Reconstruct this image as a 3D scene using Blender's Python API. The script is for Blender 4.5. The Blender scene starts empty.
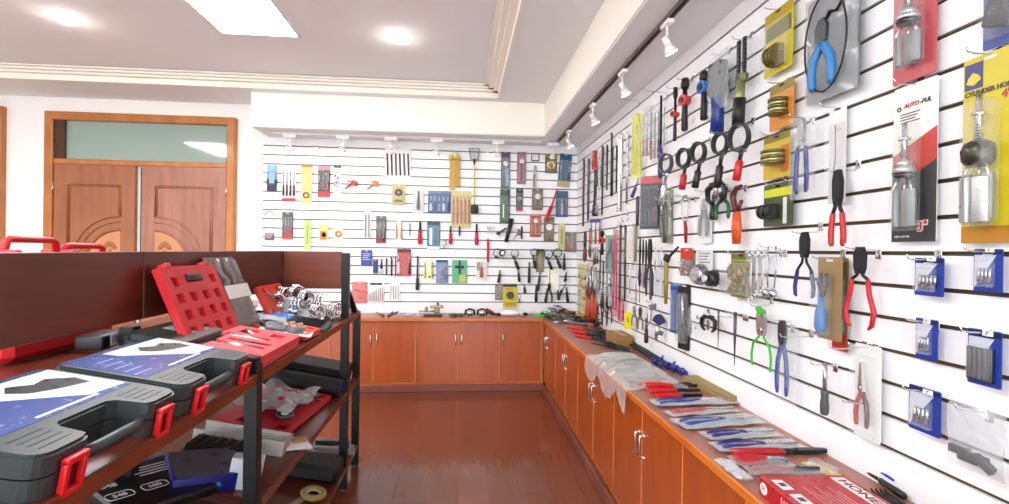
import bpy, bmesh, math, random
from mathutils import Vector, Matrix
random.seed(7)
S = bpy.context.scene
COL = S.collection
PI = math.pi
# ------------------------------------------------------------------ camera, world, exposure
FPX, YAW, PIT, ROLL, CH = 500.0, .0870, -.0035, .0143, 1.47
_f = Vector((math.sin(YAW), math.cos(YAW), 0)); _r = Vector((math.cos(YAW), -math.sin(YAW), 0)); _u = Vector((0, 0, 1))
F2 = _f*math.cos(PIT) + _u*math.sin(PIT); U2 = _u*math.cos(PIT) - _f*math.sin(PIT)
R3 = _r*math.cos(ROLL) + U2*math.sin(ROLL); U3 = U2*math.cos(ROLL) - _r*math.sin(ROLL)
cd = bpy.data.cameras.new('camera'); cam = bpy.data.objects.new('camera', cd); COL.objects.link(cam)
cd.sensor_width = 36; cd.lens = FPX/1009*36; cd.clip_start = .02
M = Matrix.Identity(4)
for i in range(3):
    M[i][0] = R3[i]; M[i][1] = U3[i]; M[i][2] = -F2[i]
M[2][3] = CH
cam.matrix_world = M
S.camera = cam
W = bpy.data.worlds.new('world'); S.world = W; W.use_nodes = True
W.node_tree.nodes['Background'].inputs[0].default_value = (.93, .97, 1, 1)
W.node_tree.nodes['Background'].inputs[1].default_value = 2.9
S.view_settings.view_transform = 'Standard'; S.view_settings.look = 'None'
S.view_settings.gamma = 1; S.view_settings.use_curve_mapping = False
S.view_settings.exposure = 0.93
PANEL_E, DOWN_E, SPOT_E = 18.0, 60.0, 9.0      # ceiling panels, downlights, track spots
XR, YB = 1.315, 5.65                          # planes of the two slat walls
ZC, ZT, ZS = 3.01, 3.10, 2.674                # ceiling, raised tray, soffit underside
CT = .757                                     # counter top

def U(px, py, ax, val):                       # photograph pixel -> point on the plane axis=val
    d = R3*((px-504.5)/FPX) + U3*((252-py)/FPX) + F2
    o = Vector((0, 0, CH)); return o + d*((val-o[ax])/d[ax])
# ------------------------------------------------------------------ materials
def lin(c):
    c /= 255.0
    return c/12.92 if c <= .04045 else ((c+.055)/1.055)**2.4
MATS = {}
def mat(hx, rough=.5, metal=0, alpha=1, emit=0, coat=0, name=None):
    key = (hx, rough, metal, alpha, emit, coat)
    if key in MATS: return MATS[key]
    m = bpy.data.materials.new(name or ('mat_'+hx)); m.use_nodes = True
    b = m.node_tree.nodes['Principled BSDF']
    rgb = [lin(int(hx[i:i+2], 16)) for i in (0, 2, 4)]
    b.inputs['Base Color'].default_value = (*rgb, 1); b.inputs['Roughness'].default_value = rough
    b.inputs['Metallic'].default_value = metal; b.inputs['Alpha'].default_value = alpha
    b.inputs['Coat Weight'].default_value = coat
    if emit:
        b.inputs['Emission Color'].default_value = (*rgb, 1); b.inputs['Emission Strength'].default_value = emit
    else:
        nt = m.node_tree; tc = nt.nodes.new('ShaderNodeTexCoord'); n = nt.nodes.new('ShaderNodeTexNoise')
        n.inputs['Scale'].default_value = 60; mr = nt.nodes.new('ShaderNodeMapRange')
        mr.inputs['To Min'].default_value = max(0, rough-.08); mr.inputs['To Max'].default_value = min(1, rough+.08)
        nt.links.new(tc.outputs['Object'], n.inputs['Vector']); nt.links.new(n.outputs['Fac'], mr.inputs['Value'])
        nt.links.new(mr.outputs['Result'], b.inputs['Roughness'])
    MATS[key] = m; return m
def wood(name, c1, c2, rough=.35, scale=(1, 1, 1), coat=.0, planks=None, spec=.5):
    m = bpy.data.materials.new(name); m.use_nodes = True; nt = m.node_tree; L = nt.links.new
    b = nt.nodes['Principled BSDF']; b.inputs['Roughness'].default_value = rough; b.inputs['Coat Weight'].default_value = coat
    b.inputs['Coat Roughness'].default_value = .12; b.inputs['Specular IOR Level'].default_value = spec
    tc = nt.nodes.new('ShaderNodeTexCoord'); mp = nt.nodes.new('ShaderNodeMapping'); mp.inputs['Scale'].default_value = scale
    L(tc.outputs['Object'], mp.inputs['Vector'])
    n = nt.nodes.new('ShaderNodeTexNoise'); n.inputs['Scale'].default_value = 4; n.inputs['Detail'].default_value = 8
    n.inputs['Distortion'].default_value = .15; L(mp.outputs['Vector'], n.inputs['Vector'])
    cr = nt.nodes.new('ShaderNodeValToRGB'); cr.color_ramp.elements[0].position = .3; cr.color_ramp.elements[1].position = .7
    for e, hx in zip(cr.color_ramp.elements, (c1, c2)): e.color = (*[lin(int(hx[i:i+2], 16)) for i in (0, 2, 4)], 1)
    L(n.outputs['Fac'], cr.inputs['Fac'])
    if planks:
        br = nt.nodes.new('ShaderNodeTexBrick'); mp2 = nt.nodes.new('ShaderNodeMapping'); mp2.inputs['Rotation'].default_value = (0, 0, PI/2)
        L(tc.outputs['Object'], mp2.inputs['Vector']); L(mp2.outputs['Vector'], br.inputs['Vector'])
        br.inputs['Scale'].default_value = 1; br.inputs['Brick Width'].default_value = planks[0]; br.inputs['Row Height'].default_value = planks[1]
        br.inputs['Mortar Size'].default_value = .0022; br.inputs['Color1'].default_value = (1, 1, 1, 1)
        br.inputs['Color2'].default_value = (.86, .84, .82, 1); br.inputs['Mortar'].default_value = (.72, .68, .64, 1)
        mx = nt.nodes.new('ShaderNodeMix'); mx.data_type = 'RGBA'; mx.blend_type = 'MULTIPLY'; mx.inputs[0].default_value = 1
        L(cr.outputs['Color'], mx.inputs[6]); L(br.outputs['Color'], mx.inputs[7]); L(mx.outputs[2], b.inputs['Base Color'])
    else:
        L(cr.outputs['Color'], b.inputs['Base Color'])
    return m
def plaster(name, hx, bump=.02):
    m = bpy.data.materials.new(name); m.use_nodes = True; nt = m.node_tree; b = nt.nodes['Principled BSDF']
    b.inputs['Base Color'].default_value = (*[lin(int(hx[i:i+2], 16)) for i in (0, 2, 4)], 1); b.inputs['Roughness'].default_value = .9
    n = nt.nodes.new('ShaderNodeTexNoise'); n.inputs['Scale'].default_value = 90; bp = nt.nodes.new('ShaderNodeBump')
    bp.inputs['Strength'].default_value = bump; nt.links.new(n.outputs['Fac'], bp.inputs['Height']); nt.links.new(bp.outputs['Normal'], b.inputs['Normal'])
    return m
WHITE = mat('f4f4f2', .6); STEEL = mat('b9bcc0', .28, 1); CHROME = mat('d8dadc', .12, 1); DSTEEL = mat('55585c', .35, .9)
BLACK = mat('141416', .45); GUN = mat('26282b', .4, .5); BRASS = mat('b99a4e', .25, 1)
CLEAR = mat('e9eef0', .1, 0, .13, name='clear_plastic'); CLEAR2 = mat('cfd6da', .12, 0, .32, name='cloudy_plastic')
RED = mat('d21a22', .35); BLUE = mat('1c3f9e', .4); NAVY = mat('1a2a6e', .4); GREEN = mat('38c832', .4)
M_WALL = plaster('white_paint', 'f8f8f5'); M_CEIL = plaster('ceiling_paint', 'f1f3f6'); M_MOULD = plaster('moulding_paint', 'fbf8ee')
M_SLAT = mat('f6f7fa', .35, name='slat_board_laminate'); M_GROOVE = mat('4c3f28', .45, .2, name='slat_groove_insert')
M_CAB = wood('orange_cabinet_wood', '9c400e', 'ae5016', .3, (3, 3, .5), .25)
M_CABTOP = wood('counter_edge_wood', 'c05c18', 'd07324', .35, (1, 1, 1), .2)
M_COUNTER = wood('counter_laminate', '94604f', 'a87262', .35, (3, 1, 1), 0)
M_FLOOR = wood('laminate_floor', '6e3822', '773d26', .2, (5, .5, 1), .3, (1.2, .19))
M_SKIRT = wood('skirting_wood', '6e3a30', '85483a', .4, (1, 1, 1))
M_RACKW = wood('rack_board_wood', '4c1c10', '662a18', .3, (3, .7, 6), .1)
M_DOOR = wood('door_wood', '8f5230', 'a5653c', .35, (4, 4, .5), .3)
M_DOORF = wood('door_frame_wood', 'a8642c', 'c07a3c', .4, (2, 2, 1), .2)
# ------------------------------------------------------------------ mesh builder
class MB:
    def __init__(s): s.bm = bmesh.new(); s.ms = []
    def mi(s, m):
        if m not in s.ms: s.ms.append(m)
        return s.ms.index(m)
    def _fin(s, verts, m, smooth=False, T=None):
        if T is not None: bmesh.ops.transform(s.bm, matrix=T, verts=verts)
        i = s.mi(m); fs = set()
        for v in verts:
            for f in v.link_faces: fs.add(f)
        for f in fs: f.material_index = i; f.smooth = smooth
        return s
    def box(s, c, d, m, rot=(0, 0, 0), bev=0, seg=2):
        if max(d) > .22: seg = 1
        r = bmesh.ops.create_cube(s.bm, size=1)['verts']
        for v in r: v.co = Vector((v.co.x*d[0], v.co.y*d[1], v.co.z*d[2]))
        if bev:
            es = set(e for v in r for e in v.link_edges)
            q = bmesh.ops.bevel(s.bm, geom=list(es), offset=bev, segments=seg, profile=.5, affect='EDGES')
            r = list(set(v for f in q['faces'] for v in f.verts) | set(v for v in r if v.is_valid))
        T = Matrix.Translation(c) @ Matrix.Rotation(rot[2], 4, 'Z') @ Matrix.Rotation(rot[1], 4, 'Y') @ Matrix.Rotation(rot[0], 4, 'X')
        return s._fin(r, m, bool(bev) and seg > 1, T)
    def cyl(s, a, b, r, m, r2=None, n=10, smooth=True):
        a = Vector(a); b = Vector(b); d = b-a
        v = bmesh.ops.create_cone(s.bm, cap_ends=True, segments=n, radius1=r, radius2=r if r2 is None else r2, depth=d.length)['verts']
        T = Matrix.Translation((a+b)/2) @ d.to_track_quat('Z', 'Y').to_matrix().to_4x4()
        s._fin(v, m, False, T)
        if smooth:
            for f in set(f for x in v for f in x.link_faces):
                if len(f.verts) == 4: f.smooth = True
        return s
    def ball(s, c, r, m, sc=(1, 1, 1), n=10):
        v = bmesh.ops.create_uvsphere(s.bm, u_segments=n, v_segments=max(5, n*2//3), radius=r)['verts']
        return s._fin(v, m, True, Matrix.Translation(c) @ Matrix.Diagonal((*sc, 1)))
    def prism(s, pts, y0, y1, m, plane='xz', smooth=False):
        pts = list(pts)
        if plane == 'xz': P = lambda p, t: (p[0], t, p[1])
        elif plane == 'xy': P = lambda p, t: (p[0], p[1], t)
        else: P = lambda p, t: (t, p[0], p[1])
        A = [s.bm.verts.new(P(p, y0)) for p in pts]; B = [s.bm.verts.new(P(p, y1)) for p in pts]
        n = len(pts); fs = [s.bm.faces.new(A), s.bm.faces.new(B[::-1])]
        for i in range(n): fs.append(s.bm.faces.new((A[i], B[i], B[(i+1) % n], A[(i+1) % n])))
        i = s.mi(m)
        for f in fs: f.material_index = i
        return s
    def tube(s, pts, r, m, n=8, close=False):
        pts = [Vector(p) for p in pts]; k = len(pts)
        rs = r if isinstance(r, (list, tuple)) else [r]*k
        rings = []; ref = None
        for i, p in enumerate(pts):
            if close: d = pts[(i+1) % k]-pts[i-1]
            else: d = pts[min(i+1, k-1)]-pts[max(i-1, 0)]
            d.normalize()
            if ref is None: ref = d.orthogonal().normalized()
            x = (ref-d*ref.dot(d)).normalized(); ref = x; y = d.cross(x)
            rings.append([s.bm.verts.new(p+(x*math.cos(2*PI*j/n)+y*math.sin(2*PI*j/n))*rs[i]) for j in range(n)])
        i_ = s.mi(m); fs = []
        for i in range(k if close else k-1):
            a = rings[i]; b = rings[(i+1) % k]
            for j in range(n): fs.append(s.bm.faces.new((a[j], a[(j+1) % n], b[(j+1) % n], b[j])))
        for f in fs: f.smooth = True
        if not close:
            fs += [s.bm.faces.new(rings[0][::-1]), s.bm.faces.new(rings[-1])]
        for f in fs: f.material_index = i_
        return s
    def ring(s, c, R, r, m, axis='y', sx=1, sz=1, n=20, k=6, a0=0, a1=2*PI):
        full = abs(a1-a0-2*PI) < 1e-4; N = n if full else n+1; pts = []
        for i in range(N):
            a = a0+(a1-a0)*i/n
            u, v = math.cos(a)*R*sx, math.sin(a)*R*sz
            pts.append(Vector(c)+Vector({'y': (u, 0, v), 'z': (u, v, 0), 'x': (0, u, v)}[axis]))
        return s.tube(pts, r, m, k, full)
    def band(s, c, R, w, t, m, sx=1, sz=1, n=24, depth_axis='y'):   # flat strap ring, width w along the axis
        V = []
        for i in range(n):
            a = 2*PI*i/n; q = []
            for rr, yy in ((R, -w/2), (R+t, -w/2), (R+t, w/2), (R, w/2)):
                q.append(s.bm.verts.new((c[0]+math.cos(a)*rr*sx, c[1]+yy, c[2]+math.sin(a)*rr*sz)))
            V.append(q)
        i_ = s.mi(m)
        for i in range(n):
            for j in range(4):
                f = s.bm.faces.new((V[i][j], V[i][(j+1) % 4], V[(i+1) % n][(j+1) % 4], V[(i+1) % n][j])); f.material_index = i_; f.smooth = False
        return s
    def build(s, name, parent=None):
        me = bpy.data.meshes.new(name); bmesh.ops.recalc_face_normals(s.bm, faces=s.bm.faces); s.bm.to_mesh(me); s.bm.free()
        for m in s.ms: me.materials.append(m)
        o = bpy.data.objects.new(name, me); COL.objects.link(o)
        if parent: o.parent = parent
        return o
def struct(o, *_): o['kind'] = 'structure'; return o
def tag(o, label, cat, group=None):
    o['label'] = label; o['category'] = cat
    if group: o['group'] = group
    return o
def empty(name, label, cat, loc=(0, 0, 0), rot=(0, 0, 0), group=None):
    o = bpy.data.objects.new(name, None); COL.objects.link(o); o.location = loc; o.rotation_euler = rot; o.empty_display_size = .05
    return tag(o, label, cat, group)
def copy_tree(o, parent=None):
    c = o.copy(); COL.objects.link(c)
    if parent: c.parent = parent
    for ch in list(o.children): copy_tree(ch, c)
    return c
def letters(txt, size, m, parent, loc, rot=(PI/2, 0, 0), name='lettering', th=.0004, align='CENTER', shear=0, bold=0, wmax=None):
    cu = bpy.data.curves.new('t', 'FONT'); cu.body = txt; cu.size = size; cu.align_x = align; cu.align_y = 'CENTER'; cu.extrude = th; cu.shear = shear; cu.offset = bold
    t = bpy.data.objects.new('t', cu); COL.objects.link(t)
    dg = bpy.context.evaluated_depsgraph_get(); dg.update()
    me = bpy.data.meshes.new_from_object(t.evaluated_get(dg)); bpy.data.objects.remove(t); bpy.data.curves.remove(cu)
    me.name = name; me.materials.clear(); me.materials.append(m)
    o = bpy.data.objects.new(name, me); COL.objects.link(o); o.parent = parent; o.location = loc; o.rotation_euler = rot
    if wmax:
        w = max(v.co.x for v in me.vertices)-min(v.co.x for v in me.vertices)
        o.scale = (wmax/w, 1, 1)
    return o
def rrect(w, h, r, cx=0, cz=0, n=4):
    P = []
    for sx, sz, a0 in ((1, 1, 0), (-1, 1, PI/2), (-1, -1, PI), (1, -1, 1.5*PI)):
        for i in range(n+1):
            a = a0+PI/2*i/n; P.append((cx+sx*(w/2-r)+math.cos(a)*r, cz+sz*(h/2-r)+math.sin(a)*r))
    return P
# ------------------------------------------------------------------ room shell
XL, YF, XE = -5.6, -3.2, -2.1         # left wall, open front, left end of the soffit
struct(MB().box(((XL+XR)/2, (YF+YB)/2, -.05), (XR-XL+.4, YB-YF+.3, .1), M_FLOOR).build('floor'))
m = MB()                               # perimeter ceiling with a raised tray
TX, TY, TL, TF = .372, 5.07, -5.1, -2.8
m.box(((TX+XR)/2+.1, (YF+YB)/2, ZC+.1), (XR-TX+.2, YB-YF+.3, .2), M_CEIL)
m.box(((XL+TL)/2-.1, (YF+YB)/2, ZC+.1), (TL-XL+.2, YB-YF+.3, .2), M_CEIL)
m.box(((TL+TX)/2, (TY+YB)/2+.07, ZC+.1), (TX-TL, YB-TY+.15, .2), M_CEIL)
m.box(((TL+TX)/2, (TF+YF)/2, ZC+.1), (TX-TL, TF-YF+.02, .2), M_CEIL)
m.box(((TL+TX)/2, (TY+TF)/2, ZT+.06), (TX-TL, TY-TF, .1), M_CEIL)
struct(m.build('ceiling'))
m = MB()                               # stepped moulding round the tray
for (w, z0, z1) in ((.022, ZC-.006, ZT), (.075, ZC+.045, ZT), (.12, ZC+.062, ZT), (.165, ZC+.078, ZT)):
    for (x0, x1, y0, y1) in ((TX-w, TX, TF, TY), (TL, TL+w, TF, TY), (TL, TX, TY-w, TY), (TL, TX, TF, TF+w)):
        m.box(((x0+x1)/2, (y0+y1)/2, (z0+z1)/2+.003), (x1-x0, y1-y0, z1-z0), M_MOULD)
struct(m.build('trim_1'))
struct(MB().box(((XL+XE-.06)/2, YB+.08, 1.5), (XE-.06-XL, .16, 3.02), M_WALL).build('wall_back'))
struct(MB().box((XL-.08, (YF+YB)/2, 1.5), (.16, YB-YF+.3, 3.02), M_WALL).build('wall_left'))
# soffit boxes over the two slat walls
m = MB(); SX, SY = .855, 5.18
m.box(((SX+XR)/2+.05, (YF+YB)/2, (ZS+ZC)/2), (XR-SX+.1, YB-YF, ZC-ZS), M_MOULD)
m.box(((XE+SX)/2, (SY+YB)/2+.05, (ZS+ZC)/2), (SX-XE, YB-SY+.1, ZC-ZS), M_MOULD)
m.box(((SX+XR)/2+.005, (YF+YB)/2, ZS-.004), (XR-SX-.01, YB-YF, .008), M_CEIL)
m.box(((XE+SX)/2, (SY+YB)/2+.01, ZS-.004), (SX-XE-.01, YB-SY-.01, .008), M_CEIL)
struct(m.build('trim_2'))
# slat walls with real grooves
Z0, SP = 2.5748, .0997
slots = [Z0-SP*k for k in range(18)]
def slat(name, along, a0, a1, pos):
    m = MB(); edges = [ZS] + slots + [CT-.02]
    def B(z0, z1, d0, d1, mm):
        c, dd = (d0+d1)/2, d1-d0
        if along == 'y': m.box((pos+c, (a0+a1)/2, (z0+z1)/2), (dd, a1-a0, z1-z0), mm)
        else: m.box(((a0+a1)/2, pos+c, (z0+z1)/2), (a1-a0, dd, z1-z0), mm)
    B(0, ZC, .016, .1, M_WALL)
    g = .0062
    for i in range(len(edges)-1):
        t = edges[i]-(g if i else 0); b = edges[i+1]+(g if i < len(edges)-2 else 0)
        B(b, t, 0, .017, M_SLAT)
        if i: B(edges[i]-g, edges[i]+g, .011, .018, M_GROOVE)
    struct(m.build(name))
slat('wall_right', 'y', YF, YB, XR)
slat('wall_far', 'x', XE-.06, XR+.1, YB)
# ------------------------------------------------------------------ double door with transom in the left part of the back wall
def q(px, py, y=YB): p = U(px, py, 1, y); return p
DX0, DX1, DZ = -4.325, -2.424, 2.85; TZ = 2.353
m = MB(); fw = .085
for x in (DX0+fw/2, DX1-fw/2): m.box((x, YB-.02, DZ/2), (fw, .1, DZ), M_DOORF, bev=.008)
m.box(((DX0+DX1)/2, YB-.02, DZ-fw/2), (DX1-DX0-2*fw, .1, fw), M_DOORF, bev=.008)
m.box(((DX0+DX1)/2, YB-.02, TZ-.02), (DX1-DX0-2*fw, .08, .055), M_DOORF, bev=.006)
dr = struct(m.build('door_1'))
m = MB(); gz = (TZ+DZ-fw)/2
M_GLASS = mat('90a69c', .03, 0, 1, coat=1, name='transom_glass')
m.box(((DX0+DX1)/2, YB-.012, gz), (DX1-DX0-2*fw, .006, DZ-fw-TZ), M_GLASS)
m.build('transom_pane', dr)
MB().box((DX0+fw+.05, YB-.03, gz), (.1, .03, DZ-fw-TZ), mat('4a2a18', .5)).build('transom_stile', dr)
M_CARV = mat('c98a62', .45); M_LEAF_REFL = wood('door_wood_painted_reflection', '96604c', 'ad7560', .3, (4, 4, .5), .3)  # right leaf paler and pinker: a reflection painted into its wood colour
LX0, LX1 = DX0+fw, DX1-fw; mid = q(141, 200).x
for sgn, x0, x1, mm in ((-1, LX0+.005, mid-.03, M_DOOR), (1, mid+.035, LX1-.005, M_LEAF_REFL)):
    lf = MB().box(((x0+x1)/2, YB-.03, TZ/2-.02), (x1-x0, .045, TZ-.05), mm, bev=.004).build('leaf', dr)
    m = MB(); y = YB-.055; c = (x0+x1)/2; hw = (x1-x0)/2-.14
    zt = q(90, 185).z
    inner = c+hw if sgn < 0 else c-hw
    outer = c-hw if sgn < 0 else c+hw
    zc, R = 1.30, .33                 # circle centred on the meeting stile
    for dR, rr in ((0, .011), (.06, .008)):
        pts = [(inner, y, zc+R+.14)]; pts += [(inner, y, zt), (outer, y, zt), (outer, y, zc+.1)]
        m.tube([(p[0]-(dR*.3 if p[0] > c else -dR*.3), p[1], p[2]-(dR*.3 if p[2] > 1.9 else 0)) for p in pts], rr, mm, 6)
    for RR, rr in ((R+.14, .011), (R+.08, .009), (R, .014)):
        pts = [(inner-sgn*-1*0+sgn*RR*math.sin(a), y, zc+RR*math.cos(a)) for a in [PI/2*i/14 for i in range(15)]]
        pts = [p for p in pts if (p[0]-x0)*(p[0]-x1) < 0]
        m.tube(pts, rr, mm, 6)
    m.build('moulding', lf)
    m = MB(); fan = [(inner, zc)] + [(inner+sgn*(R-.02)*math.sin(a), zc+(R-.02)*math.cos(a)) for a in [PI/2*i/14 for i in range(15)]]
    m.prism(fan, y-.0, y+.012, M_CARV)
    fx, fz = inner+sgn*.1, zc+.12
    for k in range(9):
        a = -1.2+k*.3
        m.ball((fx+math.sin(a)*.05, y-.003, fz+math.cos(a)*.06), .035, mat('a8623c', .5), (.22+.5*abs(math.sin(a)), .2, .35+.6*abs(math.cos(a))), 8)
    m.tube([(fx, y, fz), (fx-sgn*.02, y, fz-.06), (fx+sgn*.02, y, fz-.11)], .012, mat('a8623c', .5), 6)
    m.build('carved_panel', lf)
MB().box((mid-.012, YB+.0, 1.55), (.035, .01, 1.5), mat('dfe8e0', .4)).build('gap_light_strip', dr)  # pale strip stands in for light showing through the gap
MB().box((mid+.015, YB-.005, 1.15), (.03, .01, 2.3), mat('2a1a14', .5)).build('gap_shade_strip', dr)  # dark strip stands in for the shade between the leaves
for x in (LX0+.003, LX1-.003): MB().cyl((x, YB-.06, 2.0), (x, YB-.06, 2.12), .009, CHROME).build('hinge', dr)
# window frame at the far left edge
m = MB(); wx1, wz = q(7, 108).x, 2.885
for x in (wx1-.035, wx1-.83): m.box((x, YB-.02, (.9+wz)/2), (.07, .09, wz-.9), M_DOORF, bev=.006)
for z in (wz-.035, .93): m.box((wx1-.43, YB-.02, z), (.73, .09, .07), M_DOORF, bev=.006)
wn = struct(m.build('window_1'))
MB().box((wx1-.43, YB-.012, (.9+wz)/2), (.73, .006, wz-.97), mat('a9b07a', .05, name='window_pane')).build('pane', wn)
# ------------------------------------------------------------------ lamps
def panel_light(x0, x1, y0, y1, label, en=PANEL_E):
    t = empty('ceiling_light', label, 'ceiling light', ((x0+x1)/2, (y0+y1)/2, ZT+.01))
    w, d = x1-x0, y1-y0; m = MB()
    for sx in (-1, 1): m.box((sx*(w/2-.008), 0, -.008), (.016, d, .016), mat('dddddd', .4))
    for sy in (-1, 1): m.box((0, sy*(d/2-.008), -.008), (w, .016, .016), mat('dddddd', .4))
    m.build('frame', t)
    MB().box((0, 0, -.006), (w-.032, d-.032, .004), mat('ffffff', .5, emit=en, name='light_diffuser')).build('diffuser', t)
panel_light(-1.85, -1.262, 2.82, 4.01, 'large white LED ceiling panel cut by the top edge of the photo')
panel_light(-1.85, -1.262, -.4, .8, 'added white LED ceiling panel out of view behind the camera')  # lamp added outside the view to light the room
panel_light(-4.4, -3.8, 1.8, 3.0, 'added white LED ceiling panel, out of view over the left side')  # another lamp added out of view for more room light
def downlight(x, y, label, z=ZT):
    t = empty('downlight', label, 'ceiling light', (x, y, z+.01))
    m = MB(); m.ring((0, 0, -.014), .072, .008, mat('f0eee8', .4), 'z', n=24); m.build('rim', t)
    MB().ball((0, 0, -.012), .075, mat('fff6e6', .5, emit=DOWN_E, name='downlight_diffuser'), (1, 1, .42), 24).build('diffuser', t)
downlight(U(66, 19, 2, ZT).x, U(66, 19, 2, ZT).y, 'round recessed downlight left of the big ceiling panel')
downlight(U(398, 38, 2, ZT).x, U(398, 38, 2, ZT).y, 'round recessed downlight right of the big ceiling panel')
# track lights under the soffits
WM = mat('f3f1ee', .35)
def track(name, a, b, label, c1='6f675e', c2='4f4943'):
    m = MB(); a = Vector(a); b = Vector(b); d = (b-a).length; ang = math.atan2((b-a).y, (b-a).x)
    t = empty(name, label, 'light track', (a+b)/2, (0, 0, ang))
    for s_ in (-1, 1): m.box((0, s_*.013, -.01), (d, .006, .02), mat(c1, .5))
    m.box((0, 0, -.003), (d, .02, .006), mat(c2, .5)); m.build('rail', t)
    return t
track('light_track', (1.03, .6, ZS-.008), (1.03, 5.35, ZS-.008), 'long lighting track under the soffit along the right wall')
track('light_track', (-1.98, 5.4, ZS-.008), (.85, 5.4, ZS-.008), 'lighting track under the soffit along the back slat wall', 'e4e2de', 'b8b4ae')
def spot_head(x, y, label, aim=(.5, 0), big=True):
    t = empty('track_spotlight', label, 'spotlight', (x, y, ZS-.03), group='track spotlights over the slat walls')
    MB().box((0, 0, -.012), (.035, .10, .022) if big else (.13, .06, .035), mat('fbfbfa', .35), bev=.003).build('adapter', t)
    MB().cyl((0, 0, -.02), (0, 0, -.095), .006, WM).build('stem', t)
    a = Vector((aim[0], aim[1], -1)).normalized(); p = Vector((0, 0, -.105))
    m = MB(); m.cyl(p-a*.03, p+a*.02, .016, WM, .019); m.cyl(p+a*.02, p+a*.055, .019, WM, .034, n=16)
    hd = m.build('lamp_head', t)
    MB().cyl(p+a*.050, p+a*.057, .029, mat('fff8ee', .4, emit=SPOT_E, name='spot_lens'), n=16).build('lens', hd)
for x, y, l in ((1.03, 1.55, 'white track spotlight over the right wall, above the frame'), (1.03, 2.47, 'white track spotlight nearest the camera on the right soffit'),
                (1.03, 3.17, 'second nearest white track spotlight on the right soffit'), (1.03, 3.91, 'third white track spotlight on the right soffit'),
                (1.03, 4.81, 'white track spotlight in the corner end of the right soffit')):
    spot_head(x, y, l)
for x, w in ((-1.793, 'leftmost'), (-1.253, 'second from left'), (-.756, 'third from left'), (-.271, 'fourth from left'), (.383, 'fifth from left'), (.985, 'rightmost')):
    spot_head(x, 5.4, 'white track spotlight under the back soffit, '+w+' of that row', (0, .6), False)
# ------------------------------------------------------------------ cabinets and counters
XC, YC = .888, 5.219
def handle(p, par, ax):
    m = MB(); h = .052; n = Vector((-.022, 0, 0) if ax == 'y' else (0, -.022, 0)); p = Vector(p)
    m.tube([p+Vector((0, 0, h)), p+n*.8+Vector((0, 0, h)), p+n+Vector((0, 0, h*.8)), p+n+Vector((0, 0, -h*.8)), p+n*.8+Vector((0, 0, -h)), p+Vector((0, 0, -h))], .006, CHROME, 6)
    for z in (h, -h): m.ball(p+Vector((0, 0, z)), .010, mat('e8c9a8', .2, 1), n=8)
    m.build('door_handle', par)
def cab(name, label, a0, a1, ax, doors, group):
    # ax 'y': run on the right wall, front faces -X ; ax 'x': run on the back wall, front faces -Y
    t = empty(name, label, 'cabinet', (XC+.2, (a0+a1)/2, 0) if ax == 'y' else ((a0+a1)/2, YC+.2, 0), (0, 0, 0), group)
    O = Vector(t.location)
    def bx(m, u0, u1, d0, d1, z0, z1, mm, bev=0):
        if ax == 'y': c = Vector((XC+(d0+d1)/2, (u0+u1)/2, (z0+z1)/2)); s = (d1-d0, u1-u0, z1-z0)
        else: c = Vector(((u0+u1)/2, YC+(d0+d1)/2, (z0+z1)/2)); s = (u1-u0, d1-d0, z1-z0)
        m.box(c-O, s, mm, bev=bev)
    back = (XR if ax == 'y' else YB) - (XC if ax == 'y' else YC) - .002
    m = MB(); bx(m, a0+.001, a1-.001, .02, back, .0, CT-.03, mat('e0803c', .4)); m.build('body', t)  # body coloured lighter than the doors so the seams look lit
    for (d0, d1, hs) in doors:
        m = MB(); bx(m, d0+.0022, d1-.0022, 0, .019, .095, CT-.035, M_CAB, .002); d = m.build('door', t)
        m = MB(); bx(m, d1-.007, d1-.0022, -.0012, .003, .097, CT-.037, mat('e89a58', .35)); m.build('painted_lit_edge', d)  # light on the door's edge bevel, painted as a pale strip
        if hs is not None:
            z = .535
            handle((Vector((XC, hs, z)) if ax == 'y' else Vector((hs, YC, z)))-O, d, ax)
    return t
P_ = .4437
ys = [5.02-.0, 4.133, 3.246, 2.359, 1.472, .585, -.302]
rl = ['in the corner under the right counter', 'second from the corner under the right counter', 'third from the corner, below the hanging film bag',
      'fourth from the corner under the right counter', 'fifth from the corner, below the boxed red set', 'sixth from the corner, beside the camera', 'at the nearest end of the right run']
for i, (yc, l) in enumerate(zip(ys, rl)):
    hi = min(yc+P_, YC-.03) if i == 0 else yc+P_
    cab('base_cabinet', 'orange cabinet '+l, yc-P_, hi, 'y', [(yc-P_, yc, yc-.03), (yc, hi, min(yc+.03, hi-.05))], 'base cabinets under the right counter')
for xa, xb, xm, l in ((-2.19, -1.315, -1.75, 'left end of the back counter, behind the display rack'), (-1.315, -.445, -.877, 'second from the left of the back counter'),
                  (-.445, .425, -.01, 'middle of the back counter')):
    cab('base_cabinet', 'orange wood cabinet at the '+l, xa, xb, 'x', [(xa, xm, xm-.032), (xm, xb, xm+.032)], 'base cabinets under the back counter')
cab('base_cabinet', 'single-door orange wood base cabinet at the right end of the back counter', .425, XC+.0, 'x', [(.425, .862, .45)], 'base cabinets under the back counter')
m = MB(); m.box(((XC-.012+XR)/2-.001, (YF+YB)/2, CT-.012), (XR-XC+.01, YB-YF-.004, .024), M_COUNTER)
m.box((XC-.018, (YF+YC)/2, CT-.0155), (.014, YC-YF+.02, .033), M_CABTOP, bev=.003)
m.box(((-2.19+XC-.01)/2, (YC-.012+YB)/2, CT-.012), (XC-.01+2.19, YB-YC+.01, .0239), M_COUNTER)
m.box(((-2.19+XC-.02)/2, YC-.018, CT-.0155), (XC-.02+2.19, .014, .033), M_CABTOP, bev=.003)
tag(m.build('countertop'), 'continuous brown L-shaped worktop with orange edge over the cabinets', 'countertop')
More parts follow.
